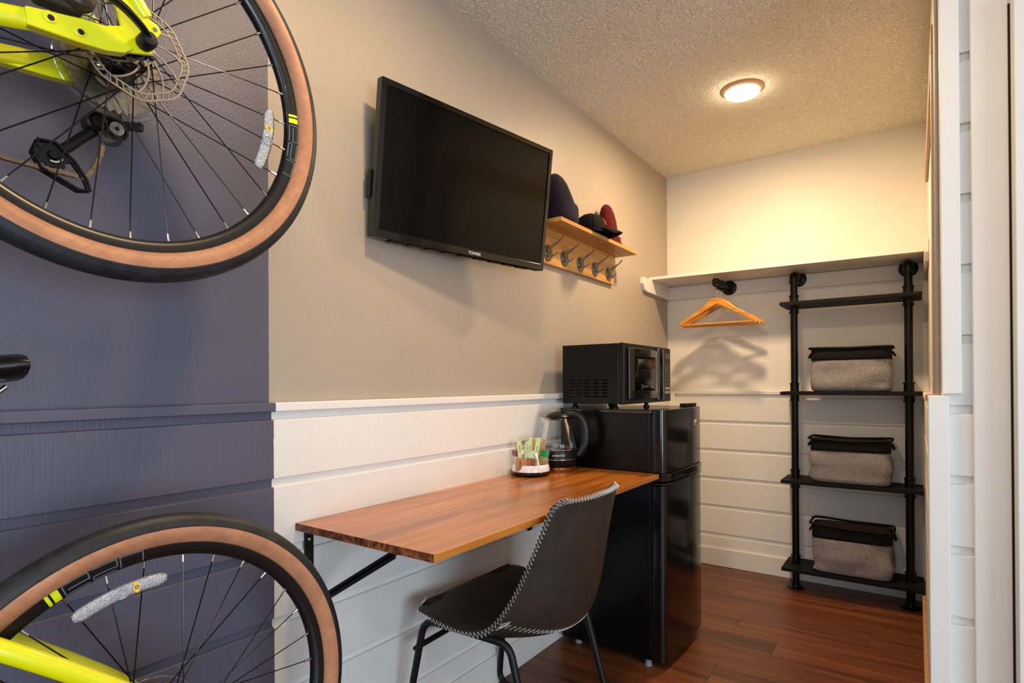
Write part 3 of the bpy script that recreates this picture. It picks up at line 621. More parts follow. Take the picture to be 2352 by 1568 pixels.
for k in range(6): obj('crown_seam', MB().tube([cs_(PI/6+k*PI/3, .0935*math.sin(PI/2*q/10))*1.004 for q in range(11)], .0008, 5), M_CAP, cp_)
br = []
for i in range(15):
    u = i/14; a = -1.20+2.4*u; row_ = []
    for j in range(8):
        v = j/7; x = .070*math.cos(a*.98)+v*.086*math.cos(a*.55)**1.3; y = .071*math.sin(a)*(1-.10*v)
        row_.append(Vector((x, y, .016-.030*v*v*.6-.020*(math.sin(a))**2*v+.012*math.sin(PI*v*.55))))
    br.append(row_)
obj('bill', MB().grid(br), M_CAP, cp_, smooth=80, solid=.004)
P = [[cs_(a, h)*1.02+Vector((.001, 0, 0)) for a in (-.62, -.46, -.30, -.14)] for h in (.036, .048, .060, .070)]
obj('patch', MB().grid(P), M_PATCH, cp_, smooth=80, solid=.0015)
obj('button', MB().lathe([(0, .005), (.005, .004), (.007, 0)], 12, (.004, 0, .0935)), M_CAP, cp_, smooth=50)
bb = tag(obj('beanie', dome([(.95, .0), (.97, .05), (.98, .08), (.90, .125), (.76, .16), (.55, .187), (.30, .203), (.05, .208)], .050, 2.640, 1.805, .044, .064, wob=.08, seed=14, lean=(0, -.14)), M_BURG, None, smooth=80), 'narrow burgundy knitted beanie at the far end of the hook shelf', 'hat')
obj('cuff', dome([(.97, .0), (1.10, .003), (1.13, .022), (1.08, .045), (.98, .048), (.97, .0)], .052, 2.640, 1.805, .048, .070, wob=.05, seed=15), M_BURG, bb, smooth=80)
obj('patch', MB().box((.060, 2.716, 1.811), (.088, 2.719, 1.836)), M_PATCHY, bb, bevel=.0008)

# ------------------------------------------------------------------ closet shelf on the back wall
cs = thing('closet_shelf', 'long white painted shelf running across the back wall', 'shelf')
m = frame((.0, 3.288, 1.737), Vector((1.355, 0, -.012)), (0, 1, 0))
obj('shelf_board', MB().box((.0, 0, 0), (1.358, .315, .017), m), M_CREAM, cs, bevel=.0015)
obj('cleat', MB().box((.0, YB-.018, 1.648), (XR-.006, YB, 1.7245)), M_CREAM, cs, bevel=.001)
obj('bracket', MB().prism([(3.158, 1.7365), (3.158, 1.700), (3.185, 1.664), (3.215, 1.658), (YB-.018, 1.648), (YB-.018, 1.7365)], .0, .020, axis=0), M_WHITE, cs, bevel=.0015)
obj('bracket', MB().prism([(3.17, 1.765), (3.17, 1.70), (3.20, 1.664), (YB-.018, 1.640), (YB-.018, 1.724), (3.287, 1.724), (3.287, 1.765)], XR-.018, XR-.001, axis=0), M_CREAM, cs, bevel=.0015)

# ------------------------------------------------------------------ hanger rod and hangers
HX, HZ = .392, 1.690
hr = thing('hanger_rod', 'short black iron pipe rail fixed to the back wall under the white shelf', 'rail')
obj('rod', MB().cyl((HX, YB-.0225, HZ), (HX, 3.285, HZ), .0125, 20), M_PIPE, hr, smooth=40)
obj('end_cap', MB().lathe([(0, -.004), (.014, -.003), (.0165, 0), (.0165, .016), (.0125, .018)], 24, (HX, 3.283, HZ), 'y'), M_PIPE, hr, smooth=40)
def flange(parent, x, y, z, axis, r=.043, s=-1):
    f = obj('flange', MB().lathe([(0, 0), (r, 0), (r, s*.004), (r*.93, s*.006), (r*.55, s*.008), (r*.50, s*.020), (0, s*.020)], 36, (x, y, z), axis), M_PIPE, parent, smooth=40)
    for k in range(4):
        a = PI/4+k*PI/2; c, q = r*.74*math.cos(a), r*.74*math.sin(a); p = (x+c, y, z+q) if axis == 'y' else (x+c, y+q, z)
        p = Vector(p)+(Vector((0, s*.0066, 0)) if axis == 'y' else Vector((0, 0, s*.0066)))
        obj('screw', MB().lathe([(0, s*.002), (.0035, s*.001), (.0048, 0)], 10, p, axis), M_MATB, f, smooth=50)
flange(hr, HX, YB-.0185, HZ, 'y')
def hanger(y, rz, label, first=None):
    g = 'wooden hangers on the black rail'
    t = thing('coat_hanger', label, 'hanger', (HX, y, HZ), rz, g)
    if first:
        for c in first.children:
            q = c.copy(); COL.objects.link(q); q.parent = t
        return t
    L = []
    top = [(.0, -.092), (.022, -.095), (.045, -.106), (.085, -.142), (.120, -.164), (.155, -.184), (.172, -.194), (.175, -.199), (.180, -.197), (.200, -.208), (.218, -.222), (.224, -.236), (.219, -.243)]
    bot = [(.205, -.237), (.150, -.206), (.09, -.172), (.045, -.148), (.0, -.125)]
    for s in (1, -1):
        pts = [(s*a, b) for a, b in top+bot]
        obj('shoulder', MB().prism(pts, -.006, .006), M_HANGW, t, bevel=.003, seg=2)
    obj('trouser_bar', MB().cyl((-.200, 0, -.236), (.200, 0, -.236), .0055, 12), M_HANGW, t, smooth=50)
    obj('hook_wire', MB().tube([(0, 0, -.092), (0, 0, -.040)], .0014, 8), M_STEEL, t, smooth=60)
    obj('loop', MB().tube([(.022*math.sin(2*PI*k/24), 0, .022*math.cos(2*PI*k/24)-.0050) for k in range(24)], .0040, 8, closed=True).lathe([(0, -.044), (.0045, -.042), (.0055, -.034), (.004, -.028)], 10), M_BLACK, t, smooth=60)
    return t
ha = hanger(3.318, -.03, 'front wooden coat hanger hanging on the black rail')
hanger(3.356, .13, 'second wooden coat hanger from the front, right behind the first', ha)
hanger(3.398, .02, 'third wooden coat hanger from the front on the black rail', ha)
hanger(3.445, .10, 'rearmost wooden coat hanger, nearest the back wall', ha)

# ------------------------------------------------------------------ pipe shelf unit
PX0, PX1, PY = .770, 1.283, 3.437; SZ = [.131, .597, 1.068, 1.545]; PR = .0195
ps = thing('pipe_shelf', 'tall black iron pipe shelf unit with four dark boards at the back wall', 'shelf')
for i, z in enumerate(SZ):
    nbd = 1
    obj('shelf_board', MB().box((.717, 3.322, z-.018), (1.338, 3.552, z)), M_BLKW, ps, bevel=.0015)
for x in (PX0, PX1):
    P = fillet([(x, PY, .012), (x, PY, 1.700), (x, YB-.030, 1.700)], .030, 8)
    pole = obj('pole', MB().tube(P, PR-.0015, 20), M_PIPE, ps, smooth=40)
    flange(ps, x, PY, 0, 'z', s=1); flange(ps, x, YB-.0185, 1.700, 'y')
    el = fillet([(x, PY, 1.662), (x, PY, 1.700), (x, PY+.040, 1.700)], .030, 8)
    obj('elbow', MB().tube(el, PR+.0025, 20), M_PIPE, pole, smooth=40)
    rg = lambda z0, z1, r: obj('collar', MB().lathe([(PR-.002, z0), (r, z0), (r, z1), (PR-.002, z1)], 24, (x, PY, 0), closed=True), M_PIPE, pole, bevel=.001)
    rg(1.657, 1.665, PR+.006)
    obj('elbow_bead', MB().lathe([(PR-.002, 0), (PR+.006, 0), (PR+.006, .008), (PR-.002, .008)], 24, (x, PY+.038, 1.700), 'y', closed=True), M_PIPE, pole, bevel=.001)
    for z in SZ:
        rg(z+.0005, z+.038, PR+.0025); rg(z+.038, z+.046, PR+.0055)
        if z > .2: rg(z-.044, z-.0185, PR+.0025); rg(z-.052, z-.044, PR+.0055)

# ------------------------------------------------------------------ baskets
def basket(z0, label, h=.235, seed=0, dx=0, tilt=0.0):
    t = thing('storage_basket', label, 'basket', (1.030+dx, 3.436, z0), 0, 'grey fabric baskets on the pipe shelf')
    hw, hd = .175, .094
    def ring(z, w_, d_, rr, wob=0, n=72):
        out = []
        for k in range(n):
            a = 2*PI*k/n; c, s_ = math.cos(a), math.sin(a); e = rr
            x = w_*math.copysign(abs(c)**e, c); y = d_*math.copysign(abs(s_)**e, s_)
            q = noise.noise(Vector((x*9+seed, y*9, z*16)))*wob+noise.noise(Vector((x*4+seed, y*6+3, z*34)))*wob*.7
            nn = Vector((c, s_, 0)); out.append(Vector((x, y, z))+nn*q)
        return out
    R = []
    zb = [0, .002, .010, .028, .06, .09, .12, .15, .172]
    for z in zb:
        u = z/.172; bul = 1+.035*math.sin(PI*min(1, u*1.05))
        ww = hw*(.90 if z == 0 else .955 if z < .005 else 1.0)*bul; dd = hd*(.86 if z == 0 else .93 if z < .005 else 1.0)*bul
        R.append(ring(z*h/.235, ww, dd, .34, 0 if z < .02 else .019*math.sin(PI*u)**.6+.001))
    b = MB(); b.grid(R, True); b.f.append(tuple(range(72))[::-1]); b.mi.append(0)
    obj('body', b, M_GREYF, t, smooth=80)
    s = h/.235
    R2 = [ring(z*s, hw*(1.0+.0*z)+.0015, hd+.0015, .30, .0012) for z in (.170, .185, .205, .226)]
    obj('band', MB().grid(R2, True), M_DKF, t, smooth=80, solid=.0015)
    lin_ = [ring(z*s, hw-q, hd-q, .30, 0) for z, q in ((.012, .026), (.10, .028), (.175, .012), (.224, .006))]
    lb = MB().grid(lin_, True); lb.f.append(tuple(range(72))); lb.mi.append(0)
    obj('lining', lb, M_BROWNF, t, smooth=80)
    rp = ring(.229*s, hw+.009, hd+.006, .24, .0)
    rp = [Vector((p.x, p.y, p.z+.004*math.sin(p.x*7+seed)+(.006*abs(p.x)/hw if True else 0))) for p in rp]
    obj('rim', MB().tube(rp, .0062, 8, closed=True), M_BIND, t, smooth=70)
    for sx in (1, -1):
        hp_ = fillet([(sx*(hw+.004), -.030, .212*s), (sx*(hw+.016), -.030, .190*s), (sx*(hw+.016), .030, .190*s), (sx*(hw+.004), .030, .212*s)], .012, 4)
        obj('handle', MB().tube(hp_, .005, 8), M_BIND, t, smooth=60)
    t.rotation_euler = (0, tilt, 0.0)
    return t
basket(SZ[0]+.001, 'grey fabric basket on the lowest shelf with its brown lining showing', .245, 3, .004)
basket(SZ[1]+.001, 'grey fabric basket on the second shelf from the bottom', .228, 11, .0)
basket(SZ[2]+.001, 'grey fabric basket on the third shelf, beside the hangers', .222, 27, .006)

# ------------------------------------------------------------------ chair
ch = thing('dining_chair', 'dark brown leather bucket chair with white zigzag stitching and black metal legs', 'chair', (.35, 1.448, 0))
# rows from the front lip to the top of the back: centre (x,z), edge (x,z), half width; x is world x minus .35
ROWS = [(.080, .442, .130, .446, .150), (.078, .456, .112, .462, .205), (.105, .462, .120, .467, .240), (.160, .455, .165, .463, .248), (.240, .438, .235, .450, .246),
        (.320, .426, .290, .444, .240), (.395, .418, .335, .448, .230), (.458, .424, .370, .464, .220), (.508, .450, .405, .505, .208), (.532, .505, .440, .565, .198),
        (.547, .580, .470, .632, .190), (.557, .655, .496, .697, .186), (.564, .722, .518, .752, .184), (.570, .775, .533, .792, .180), (.573, .797, .545, .808, .168), (.574, .806, .556, .815, .146)]
def chS(s, t):
    """s 0..15, t -1..1 -> point on the inner surface (local)"""
    i = min(int(s), 14); f = s-i; v = []
    for c in range(5):
        p = [ROWS[max(0, min(15, i+q))][c] for q in (-1, 0, 1, 2)]
        v.append(.5*((2*p[1])+(-p[0]+p[2])*f+(2*p[0]-5*p[1]+4*p[2]-p[3])*f*f+(-p[0]+3*p[1]-3*p[2]+p[3])*f**3))
    k = abs(t)**2.3; x = v[0]*(1-k)+v[2]*k; z = v[1]*(1-k)+v[3]*k
    return Vector((x-.35, t*v[4], z))
def chN(s, t):
    a = chS(min(15, s+.05), t)-chS(max(0, s-.05), t); b = chS(s, min(1, t+.03))-chS(s, max(-1, t-.03))
    n = b.cross(a).normalized(); return -n if n.z+n.x*.0 > 0 and s < 7 else n
NS, NTt = 45, 21
th_ = .019
inner = [[chS(15*i/NS, -1+2*j/(NTt-1)) for j in range(NTt)] for i in range(NS+1)]
def outn(i, j):
    s, t = 15*i/NS, -1+2*j/(NTt-1)
    a = chS(min(15, s+.1), t)-chS(max(0, s-.1), t); b = chS(s, min(1, t+.06))-chS(s, max(-1, t-.06))
    return a.cross(b).normalized()
sg = 1 if outn(10, 10).z < 0 else -1
outer = [[inner[i][j]+sg*outn(i, j)*th_*(1.0 if 0 < i < NS and 0 < j < NTt-1 else .8) for j in range(NTt)] for i in range(NS+1)]
b = MB(); b.grid(inner); b.grid([r[::-1] for r in outer])
ring_i = [(0, j) for j in range(NTt)]+[(i, NTt-1) for i in range(1, NS+1)]+[(NS, j) for j in range(NTt-2, -1, -1)]+[(i, 0) for i in range(NS-1, 0, -1)]
mid = []
for i, j in ring_i:
    c = inner[i][j]*.5+outer[i][j]*.5; nb_ = inner[min(NS-2, max(2, i))][min(NTt-3, max(2, j))]; d = (inner[i][j]-nb_).normalized(); mid.append(c+d*.007)
ra = [inner[i][j] for i, j in ring_i]; rb = [outer[i][j] for i, j in ring_i]
b.grid([ra, mid, rb], True)
obj('seat_shell', b, M_LEATH, ch, smooth=85, sub=1)
def on_outer(s, t, off=.0012):
    a = chS(min(15, s+.1), t)-chS(max(0, s-.1), t); q = chS(s, min(1, t+.06))-chS(s, max(-1, t-.06)); n = a.cross(q).normalized()*sg
    return chS(s, t)+n*(th_+off)
def zig(path, off_a, off_b, pitch):
    """zigzag between two nearby curves given as functions u->point"""
    # arc length table
    N = 400; pts = [path(k/N) for k in range(N+1)]; L = [0]
    for k in range(N): L.append(L[-1]+(pts[k+1]-pts[k]).length)
    n = int(L[-1]/pitch); out = []
    k = 0
    for i in range(n+1):
        d = L[-1]*i/n
        while k < N-1 and L[k+1] < d: k += 1
        u = (k+(d-L[k])/max(1e-9, L[k+1]-L[k]))/N
        out.append((off_a if i % 2 else off_b)(u))
    return out
def edgepath(w_):
    """u 0..1 runs front-left corner along the side, across the top and down the other side; w_ blends inner->outer rim"""
    def f(u):
        if u < .40: s, t = 1.2+13.8*(u/.40), -1
        elif u < .60: s, t = 15, -1+2*(u-.40)/.20
        else: s, t = 1.2+13.8*(1-(u-.60)/.40), 1
        a = chS(min(15, s+.1), t)-chS(max(0, s-.1), t); q = chS(s, min(1, t+.06))-chS(s, max(-1, t-.06)); n = a.cross(q).normalized()*sg
        p = chS(s, t); t2 = max(-.85, min(.85, t)); s2 = min(14.0, max(1.2, s)); d = (p-chS(s2, t2)).normalized()
        return p+n*th_*w_+d*(.0078*math.sin(PI*min(1, max(0, w_)))-.0 if w_ <= 1 else 0)-(d*.006*(w_-1) if w_ > 1 else d*0)
    return f
st = MB()
st.tube(zig(edgepath(.7), edgepath(.35), edgepath(1.18), .0064), .00095, 4)
def seam(w_):
    def f(u): t = -1+2*u; s = 7.5+.3*(1-t*t)+w_*.15; return on_outer(s, t*.985, .0006)
    return f
st.tube(zig(seam(0), seam(-1), seam(1), .0068), .00095, 4)
for k in range(3): st.tube([on_outer(7.2+.2*k, -.985, .003+.001*k), on_outer(7.7+.1*k, -.93, .004)], .0009, 4)
obj('stitching', st, M_THREAD, ch)
# legs: two closed sled frames with a cross bar
for s_, nm in ((-1, 0), (1, 1)):
    Y1, Y2 = s_*.235, s_*.205; fx = -.213 if s_ < 0 else -.236; ex = .0 if s_ < 0 else -.03
    tf = Vector((fx+ex*.6, Y1, .432)); ff = Vector((-.287+ex, s_*.268, .0115)); tr = Vector((.070, Y2, .419)); rf = Vector((.185, s_*.212, .0115))
    P = fillet([(0, (Y1+Y2)/2+0, .427), tuple(tr), tuple(rf), tuple(ff), tuple(tf), (0, (Y1+Y2)/2, .427)], .045, 8)
    obj('leg_frame', MB().tube(P[:-1], .0105, 14, closed=True), M_MATB, ch, smooth=60)
obj('crossbar', MB().tube([(-.240, -.238, .345), (-.262, .244, .345)], .0085, 12), M_MATB, ch, smooth=60)
obj('bolt', MB().lathe([(0, -.0135), (.005, -.013), (.006, -.0095)], 12, (-.240, -.238, .345), 'y'), M_MATB, ch, smooth=50)
for s_ in (-1, 1): obj('mounting_plate', MB().box((-.14, s_*.212-.012, .4285), (.02, s_*.212+.012, .4325)), M_MATB, ch)
obj('seat_support', MB().tube([(-.06, -.215, .421), (-.05, 0, .405), (-.06, .215, .421)], .008, 10), M_MATB, ch, smooth=60)

# ------------------------------------------------------------------ bicycles
nrm = Vector((1, 0, .03)).normalized()
def bike(name, label, O, pitch, off, reflector, decal, sticker, full):
    c, s = math.cos(pitch), math.sin(pitch)
    F = Vector((0, -c, -s)); F = (F-nrm*F.dot(nrm)).normalized(); U = F.cross(nrm)
    t = thing(name, label, 'bicycle'); t['group'] = 'yellow bicycles hung on the blue wall'
    t.matrix_world = Matrix(((F.x, nrm.x, U.x, O[0]), (F.y, nrm.y, U.y, O[1]), (F.z, nrm.z, U.z, O[2]), (0, 0, 0, 1)))
    B = lambda deg: math.radians(180-deg)+pitch          # measured angle in the wall plane -> local angle
    pol = lambda r, be, l: Vector((r*math.cos(be), l, r*math.sin(be)))
    def wheel(cx, cz, rear=True):
        lo = (cx, 0, cz)
        rim = obj('rear_wheel' if rear else 'front_wheel', MB().lathe([(.295, 0), (.2955, .0045), (.298, .0085), (.305, .0118), (.318, .0127), (.3185, .0105), (.313, 0), (.3185, -.0105), (.318, -.0127), (.305, -.0118), (.298, -.0085), (.2955, -.0045)], 144, axis='y', closed=True), M_RIM, t, smooth=35, loc=lo)
        for sd in (1, -1):
            pr_ = [(.3385+.0262*math.cos(a), sd*.0262*math.sin(a)) for a in [math.radians(x) for x in (76, 84, 92, 102, 114, 126, 138, 144)]]+[(.3172, sd*.0100)]
            obj('sidewall', MB().lathe(pr_, 144, axis='y'), M_TAN, rim, smooth=60)
        tp = []
        for a in (-77, -73, -60, -45, -28, -10, 10, 28, 45, 60, 73, 77):
            q = .0264 if abs(a) == 77 else .0272; tp.append((.3383+q*math.cos(math.radians(a))+(.0 if abs(a) > 30 else .0004), q*math.sin(math.radians(a))))
        pr2 = []
        for (r, l) in tp:
            pr2.append((r, l))
        gro = [(r, l) for r, l in pr2]; extra = []
        for i in range(len(gro)-1):
            extra.append(gro[i])
            if 1 < i < len(gro)-3:
                m_ = ((gro[i][0]+gro[i+1][0])/2, (gro[i][1]+gro[i+1][1])/2); dx = gro[i+1][1]-gro[i][1]
                extra += [(m_[0]+.0002, m_[1]-.0008), (m_[0]-.0012, m_[1]), (m_[0]+.0002, m_[1]+.0008)]
        extra.append(gro[-1])
        obj('tread', MB().lathe(extra, 180, axis='y'), M_TREAD, rim, smooth=30)
        obj('hub', MB().lathe([(0, -.066), (.009, -.066), (.009, -.036), (.0295, -.036), (.031, -.034), (.0295, -.031), (.015, -.026), (.012, 0), (.015, .024), (.0275, .029), (.029, .031), (.0275, .034), (.020, .042), (.020, .0455), (.011, .048), (.011, .070), (0, .070)], 36, axis='y'), M_GLOSSB, rim, smooth=40)
        for k in range(32):
            be = B(off)-2*PI*k/32; sd = 1 if k % 2 else -1; lead = 1 if (k//2) % 2 else -1
            hb = be+lead*math.radians(68); ft, lt = (.0285, .0325) if sd > 0 else (.0295, -.0345)
            p0 = pol(ft, hb, lt); p1 = pol(.2955, be, sd*.0025)
            obj('spoke', MB().tube([p0+(p0-p1).normalized()*.002, p1], .00112, 6), M_GLOSSB, rim, smooth=60)
            d = (p0-p1).normalized(); obj('nipple', MB().tube([p1+d*.0005, p1+d*.004, p1+d*.0125], [.0026, .0021, .0019], 8), M_STEEL, rim, smooth=40)
        if not rear: return rim
        # decal
        def arc(mb, b0, b1, r0, r1, n=6):
            P = []
            for i in range(n+1):
                be = b0+(b1-b0)*i/n; row_ = []
                for r in ((r0, .305, r1) if r0 < .3045 and r1 > .3055 else (r0, r1)):
                    l = .0119+(r-.305)*.07 if r > .305 else .0119-(.305-r)*.42
                    row_.append(pol(r, be, l+.00035))
                P.append(row_)
            mb.grid(P)
        a0, dirn = decal                      # start angle (measured) and sense
        g = lambda d: B(a0)-dirn*math.radians(d)*-1
        yb = MB(); arc(yb, g(0), g(.9), .2985, .3165); arc(yb, g(1.5), g(3.3), .2985, .3165)
        obj('yellow_decal', yb, M_YELDEC, rim)['kind'] = 'stuff'
        gm = MB(); lw = .0017; lo_, hi_ = .2992, .3160; mid_ = .3050
        def hl(d0, d1, r): arc(gm, g(d0), g(d1), r-lw/2, r+lw/2)
        def vl(d, r0, r1): arc(gm, g(d-.17), g(d+.17), r0, r1, 1)
        x0 = 4.3
        for (ks, L_) in (('b', 6.3), ('s', 6.3), ('n', 6.0)):
            if ks == 'b': vl(x0, lo_, hi_); hl(x0, x0+L_, hi_); vl(x0+L_, mid_, hi_); hl(x0+.9, x0+L_, mid_+.0015); hl(x0, x0+L_, lo_)
            if ks == 's': hl(x0, x0+L_, hi_); vl(x0+L_, mid_, hi_); hl(x0, x0+L_, mid_); vl(x0, lo_, mid_); hl(x0, x0+L_*.95, lo_)
            if ks == 'n': vl(x0, lo_, hi_); hl(x0, x0+L_, hi_); vl(x0+L_, lo_, hi_)
            x0 += L_+.9
        obj('rim_lettering', gm, M_GREYDEC, rim)['kind'] = 'stuff'
        # reflector
        am, r_in, r_out, half = reflector; bm_ = B(am); P = []; n = 24
        prof = []
        for i in range(n+1):
            u = -1+2*i/n; be = bm_+u*half; e = max(0, (abs(u)-.86)/.14)
            prof.append((be, r_in+.006*e, r_out-.004*e))
        gA = [[pol(r0, be, .0150), pol((r0*3+r1)/4, be, .0178), pol((r0+r1)/2, be, .0182), pol((r0+3*r1)/4, be, .0178), pol(r1, be, .0150)] for be, r0, r1 in prof]
        rf = obj('reflector', MB().grid(gA), M_REFL, rim, smooth=50, solid=.0022)
        rr_ = MB().tube([pol(r0, be, .0162) for be, r0, r1 in prof]+[pol(r1, be, .0162) for be, r0, r1 in prof[::-1]], .0013, 6, closed=True)
        obj('reflector_edge', rr_, M_CLEAR, rim, smooth=60)
        ctr = pol((r_in+r_out)/2, bm_, .0175); fm = frame(ctr, (1, 0, 0), (0, 0, 1)).to_3x3().to_4x4()
        obj('reflector_clip', MB().lathe([(.0085, 0), (.0095, .001), (.0095, .003), (.0080, .0035), (.0078, .0012), (.004, .001), (.0035, .003), (0, .003)], 24, ctr, 'y'), M_REFL, rim, smooth=50)
        sb = B(sticker[0]); sc_ = pol(r_in+.0105, sb, .0186)
        m_ = frame(sc_, pol(1, sb+PI/2*1, 0)*-1, pol(1, sb, 0))
        so = obj('sticker', MB().lathe([(0, 0), (1, 0)], 24, (0, 0, 0), 'z', mx=m_.to_3x3().to_4x4() @ Matrix.Diagonal((.0048, .0088, 1, 1))), M_STKR, rim, loc=tuple(sc_+Vector((0, .0006, 0))))
        text('print', '23', .0075, M_PRINTB, rim, frame(sc_+Vector((0, .0009, 0)), pol(1, sb, 0), pol(1, sb+PI/2, 0)), ext=.0001)
        # brake rotor
        rt = MB(); P = []; N = 160; wob = lambda a: 1+.020*math.cos(8*a)
        R0, R1, R2, R3 = .0660, .0685, .0765, .0795; L0 = .0485
        def ringb(ra_, rb_): rt.grid([[pol(r*wob(a), a, L0) for r in (ra_, rb_)] for a in [2*PI*k/N for k in range(N+1)]])
        ringb(R0, R1); ringb(R2, R3)
        for k in range(48):
            a = 2*PI*k/48; sl_ = .10*(1 if (k//6) % 2 else -1)*.7; w2 = .028
            P = [[pol(rr*wob(a+sl_*q), a+sl_*q+dw, L0) for dw in (-w2/2, w2/2)] for q, rr in ((0, R1), (.5, (R1+R2)/2), (1, R2))]
            rt.grid(P)
        for k in range(11):
            a = 2*PI*k/11; pth = []
            for i in range(9):
                q = i/8; r = .022+(.067-.022)*q; be = a+.75*q**.8; w2 = (.0042-.0012*math.sin(PI*q))/r/2; pth.append([pol(r, be-w2, L0), pol(r, be+w2, L0)])
            rt.grid(pth)
        rt.grid([[pol(r, a_, L0) for r in (.017, .0245)] for a_ in [2*PI*k/64 for k in range(65)]])
        obj('brake_rotor', rt, M_ROTOR, rim, solid=.0018)
        for k in range(6):
            a = 2*PI*k/6+.3; obj('rotor_bolt', MB().lathe([(0, .0042), (.0032, .004), (.0042, .002), (.0042, 0)], 12, pol(.0215, a, L0+.001), 'y'), M_MATB, rim, smooth=40)
        # cassette and spoke guard
        teeth = [36, 32, 28, 24, 21, 18, 16, 13, 11]
        for i, n_ in enumerate(teeth):
            r = n_*.0127/2/PI+.001; l = -.0395-.0027*i; pts = []
            for k in range(n_):
                a = 2*PI*k/n_; d = 2*PI/n_
                for (q, dr) in ((-.30, -.0022), (-.14, .0018), (.14, .0018), (.30, -.0022)): pts.append(((r+dr)*math.cos(a+q*d), (r+dr)*math.sin(a+q*d)))
            inner_r = max(.016, r-.011); hole = [(inner_r*math.cos(2*PI*k/len(pts)+math.atan2(pts[0][1], pts[0][0])), inner_r*math.sin(2*PI*k/len(pts)+math.atan2(pts[0][1], pts[0][0]))) for k in range(len(pts))]
            g_ = [[Vector((p[0], l, p[1])), Vector((h_[0], l, h_[1]))] for p, h_ in zip(pts+pts[:1], hole+hole[:1])]
            obj('cog', MB().grid(g_), M_COG, rim, solid=.0016)
        obj('freehub', MB().lathe([(.017, -.036), (.024, -.037), (.024, -.040), (.016, -.044), (.016, -.063), (0, -.063)], 30, axis='y'), M_COG, rim, smooth=30)
        obj('spoke_guard', MB().lathe([(.030, -.0365), (.052, -.0365), (.060, -.0375), (.074, -.0375), (.080, -.0355), (.086, -.0365), (.0875, -.0380)], 72, axis='y'), M_CLEAR, rim, smooth=30)
        return rim
    rw = wheel(0, 0, True)
    # frame
    fb = MB(); BB = Vector((.432, 0, -.070)); sa = Vector((-.284, 0, .959))
    for sd in (1, -1):
        pc = spline([(.045, sd*.069, -.005), (.10, sd*.0675, -.014), (.22, sd*.056, -.034), (.34, sd*.040, -.054), (.425, sd*.030, -.069)], 6)
        n_ = len(pc); fb.tube(pc, [.0125+.0025*math.sin(PI*min(1, i/(n_-1)+.1)) for i in range(n_)], 14, flat=.72, up=(0, 0, 1))
        pss = spline([(-.010, sd*.069, .045), (.02, sd*.069, .086), (.10, sd*.067, .167), (.20, sd*.058, .258), (.315, sd*.024, .348)], 6)
        n_ = len(pss); fb.tube(pss, [.0105+.003*min(1, i/8) for i in range(n_)], 14, flat=.85)
        dp = [(.125, -.006), (.082, .004), (.055, .006), (.030, .016), (.040, .060), (.034, .078), (.020, .076), (-.008, .046), (-.024, .040), (-.030, .030), (-.022, .018), (-.012, .012), (-.016, -.002), (-.010, -.013), (.004, -.017), (.030, -.024), (.055, -.030), (.090, -.030), (.125, -.028)]
        fb.prism(dp, sd*.0655, sd*.0735, axis=1)
        lug = [(.150, -.010), (.080, .002), (.050, .003), (.030, -.006), (.016, -.016), (.030, -.028), (.055, -.034), (.090, -.036), (.150, -.036)]
        fb.prism(lug, sd*.0605, sd*.0785, axis=1)
    st_top = BB+sa*.50; ht_t = Vector((.955, 0, .545)); ht_b = Vector((1.005, 0, .385))
    fb.tube([BB, st_top], .0165, 16)
    fb.tube([BB+sa*.41+Vector((.0, 0, .03)), ht_t+Vector((0, 0, -.03))], .0185, 16)
    fb.tube([BB, ht_b+Vector((-.005, 0, .03))], .024, 16, up=None)
    fb.tube([ht_b, ht_t], .023, 20); fb.tube([BB+Vector((0, -.036, 0)), BB+Vector((0, .036, 0))], .022, 20)
    fr_ = obj('frame', fb, M_YEL, t, bevel=.0025, smooth=40)
    for (ff, uu) in ((.123, -.0145), (.088, -.0195)):
        obj('mount_recess', MB().lathe([(.0085, .0000), (.0078, .0008), (.0060, .0009), (0, .0009)], 24, (ff, .0788, uu), 'y'), M_YEL, fr_, smooth=60)
        obj('mount_hole', MB().lathe([(0, .0003), (.0042, .0003), (.0042, 0)], 20, (ff-.001, .0798, uu-.001), 'y'), M_DARKGAP, fr_)
    obj('eyelet', MB().lathe([(0, .0008), (.0032, .0008), (.0036, 0)], 16, (-.019, .0737, .030), 'y'), M_STEEL, fr_)
    # quick release lever
    lv_ = spline([(-.004, .090, .000), (.012, .100, .010), (.035, .104, .026), (.060, .100, .040), (.082, .095, .048)], 5)
    q = obj('quick_release', MB().tube(lv_, [.0055+.003*math.sin(PI*i/(len(lv_)-1)) for i in range(len(lv_))], 12, flat=.55, up=(0, 1, 0)), M_BLACK, t, smooth=60)
    obj('skewer_nut', MB().lathe([(0, .0735), (.012, .0735), (.013, .078), (.013, .092), (.010, .098), (0, .099)], 24, axis='y'), M_MATB, q, smooth=40)
    obj('cam_pin', MB().cyl((0, .088, -.010), (0, .088, .014), .004, 12), M_STEEL, q, smooth=40)
    text('lettering', 'CLOSE', .0065, M_PRINTG, q, frame((.066, .1065, .0415), (.45, -.1, -.9), (.85, 0, .5)), ext=.0001)
    # brake caliper on the stay
    cb = MB().box((.075, .042, .012), (.135, .070, .040)); cal = obj('brake_caliper', cb, M_HOOKM if False else plain('caliper_grey', (58, 48, 40), .4, metal=.4), t, bevel=.008, seg=3)
    obj('caliper_disc', MB().lathe([(0, .084), (.014, .083), (.019, .078), (.020, .068), (0, .068)], 28, (.082, 0, .034), 'y'), cal.data.materials[0], cal, smooth=50)
    obj('bolt', MB().lathe([(.0022, .076), (.0022, .0785), (.0050, .0785), (.0055, .077), (.0055, .068), (0, .068)], 16, (.128, 0, .022), 'y'), M_STEEL, cal, smooth=40)
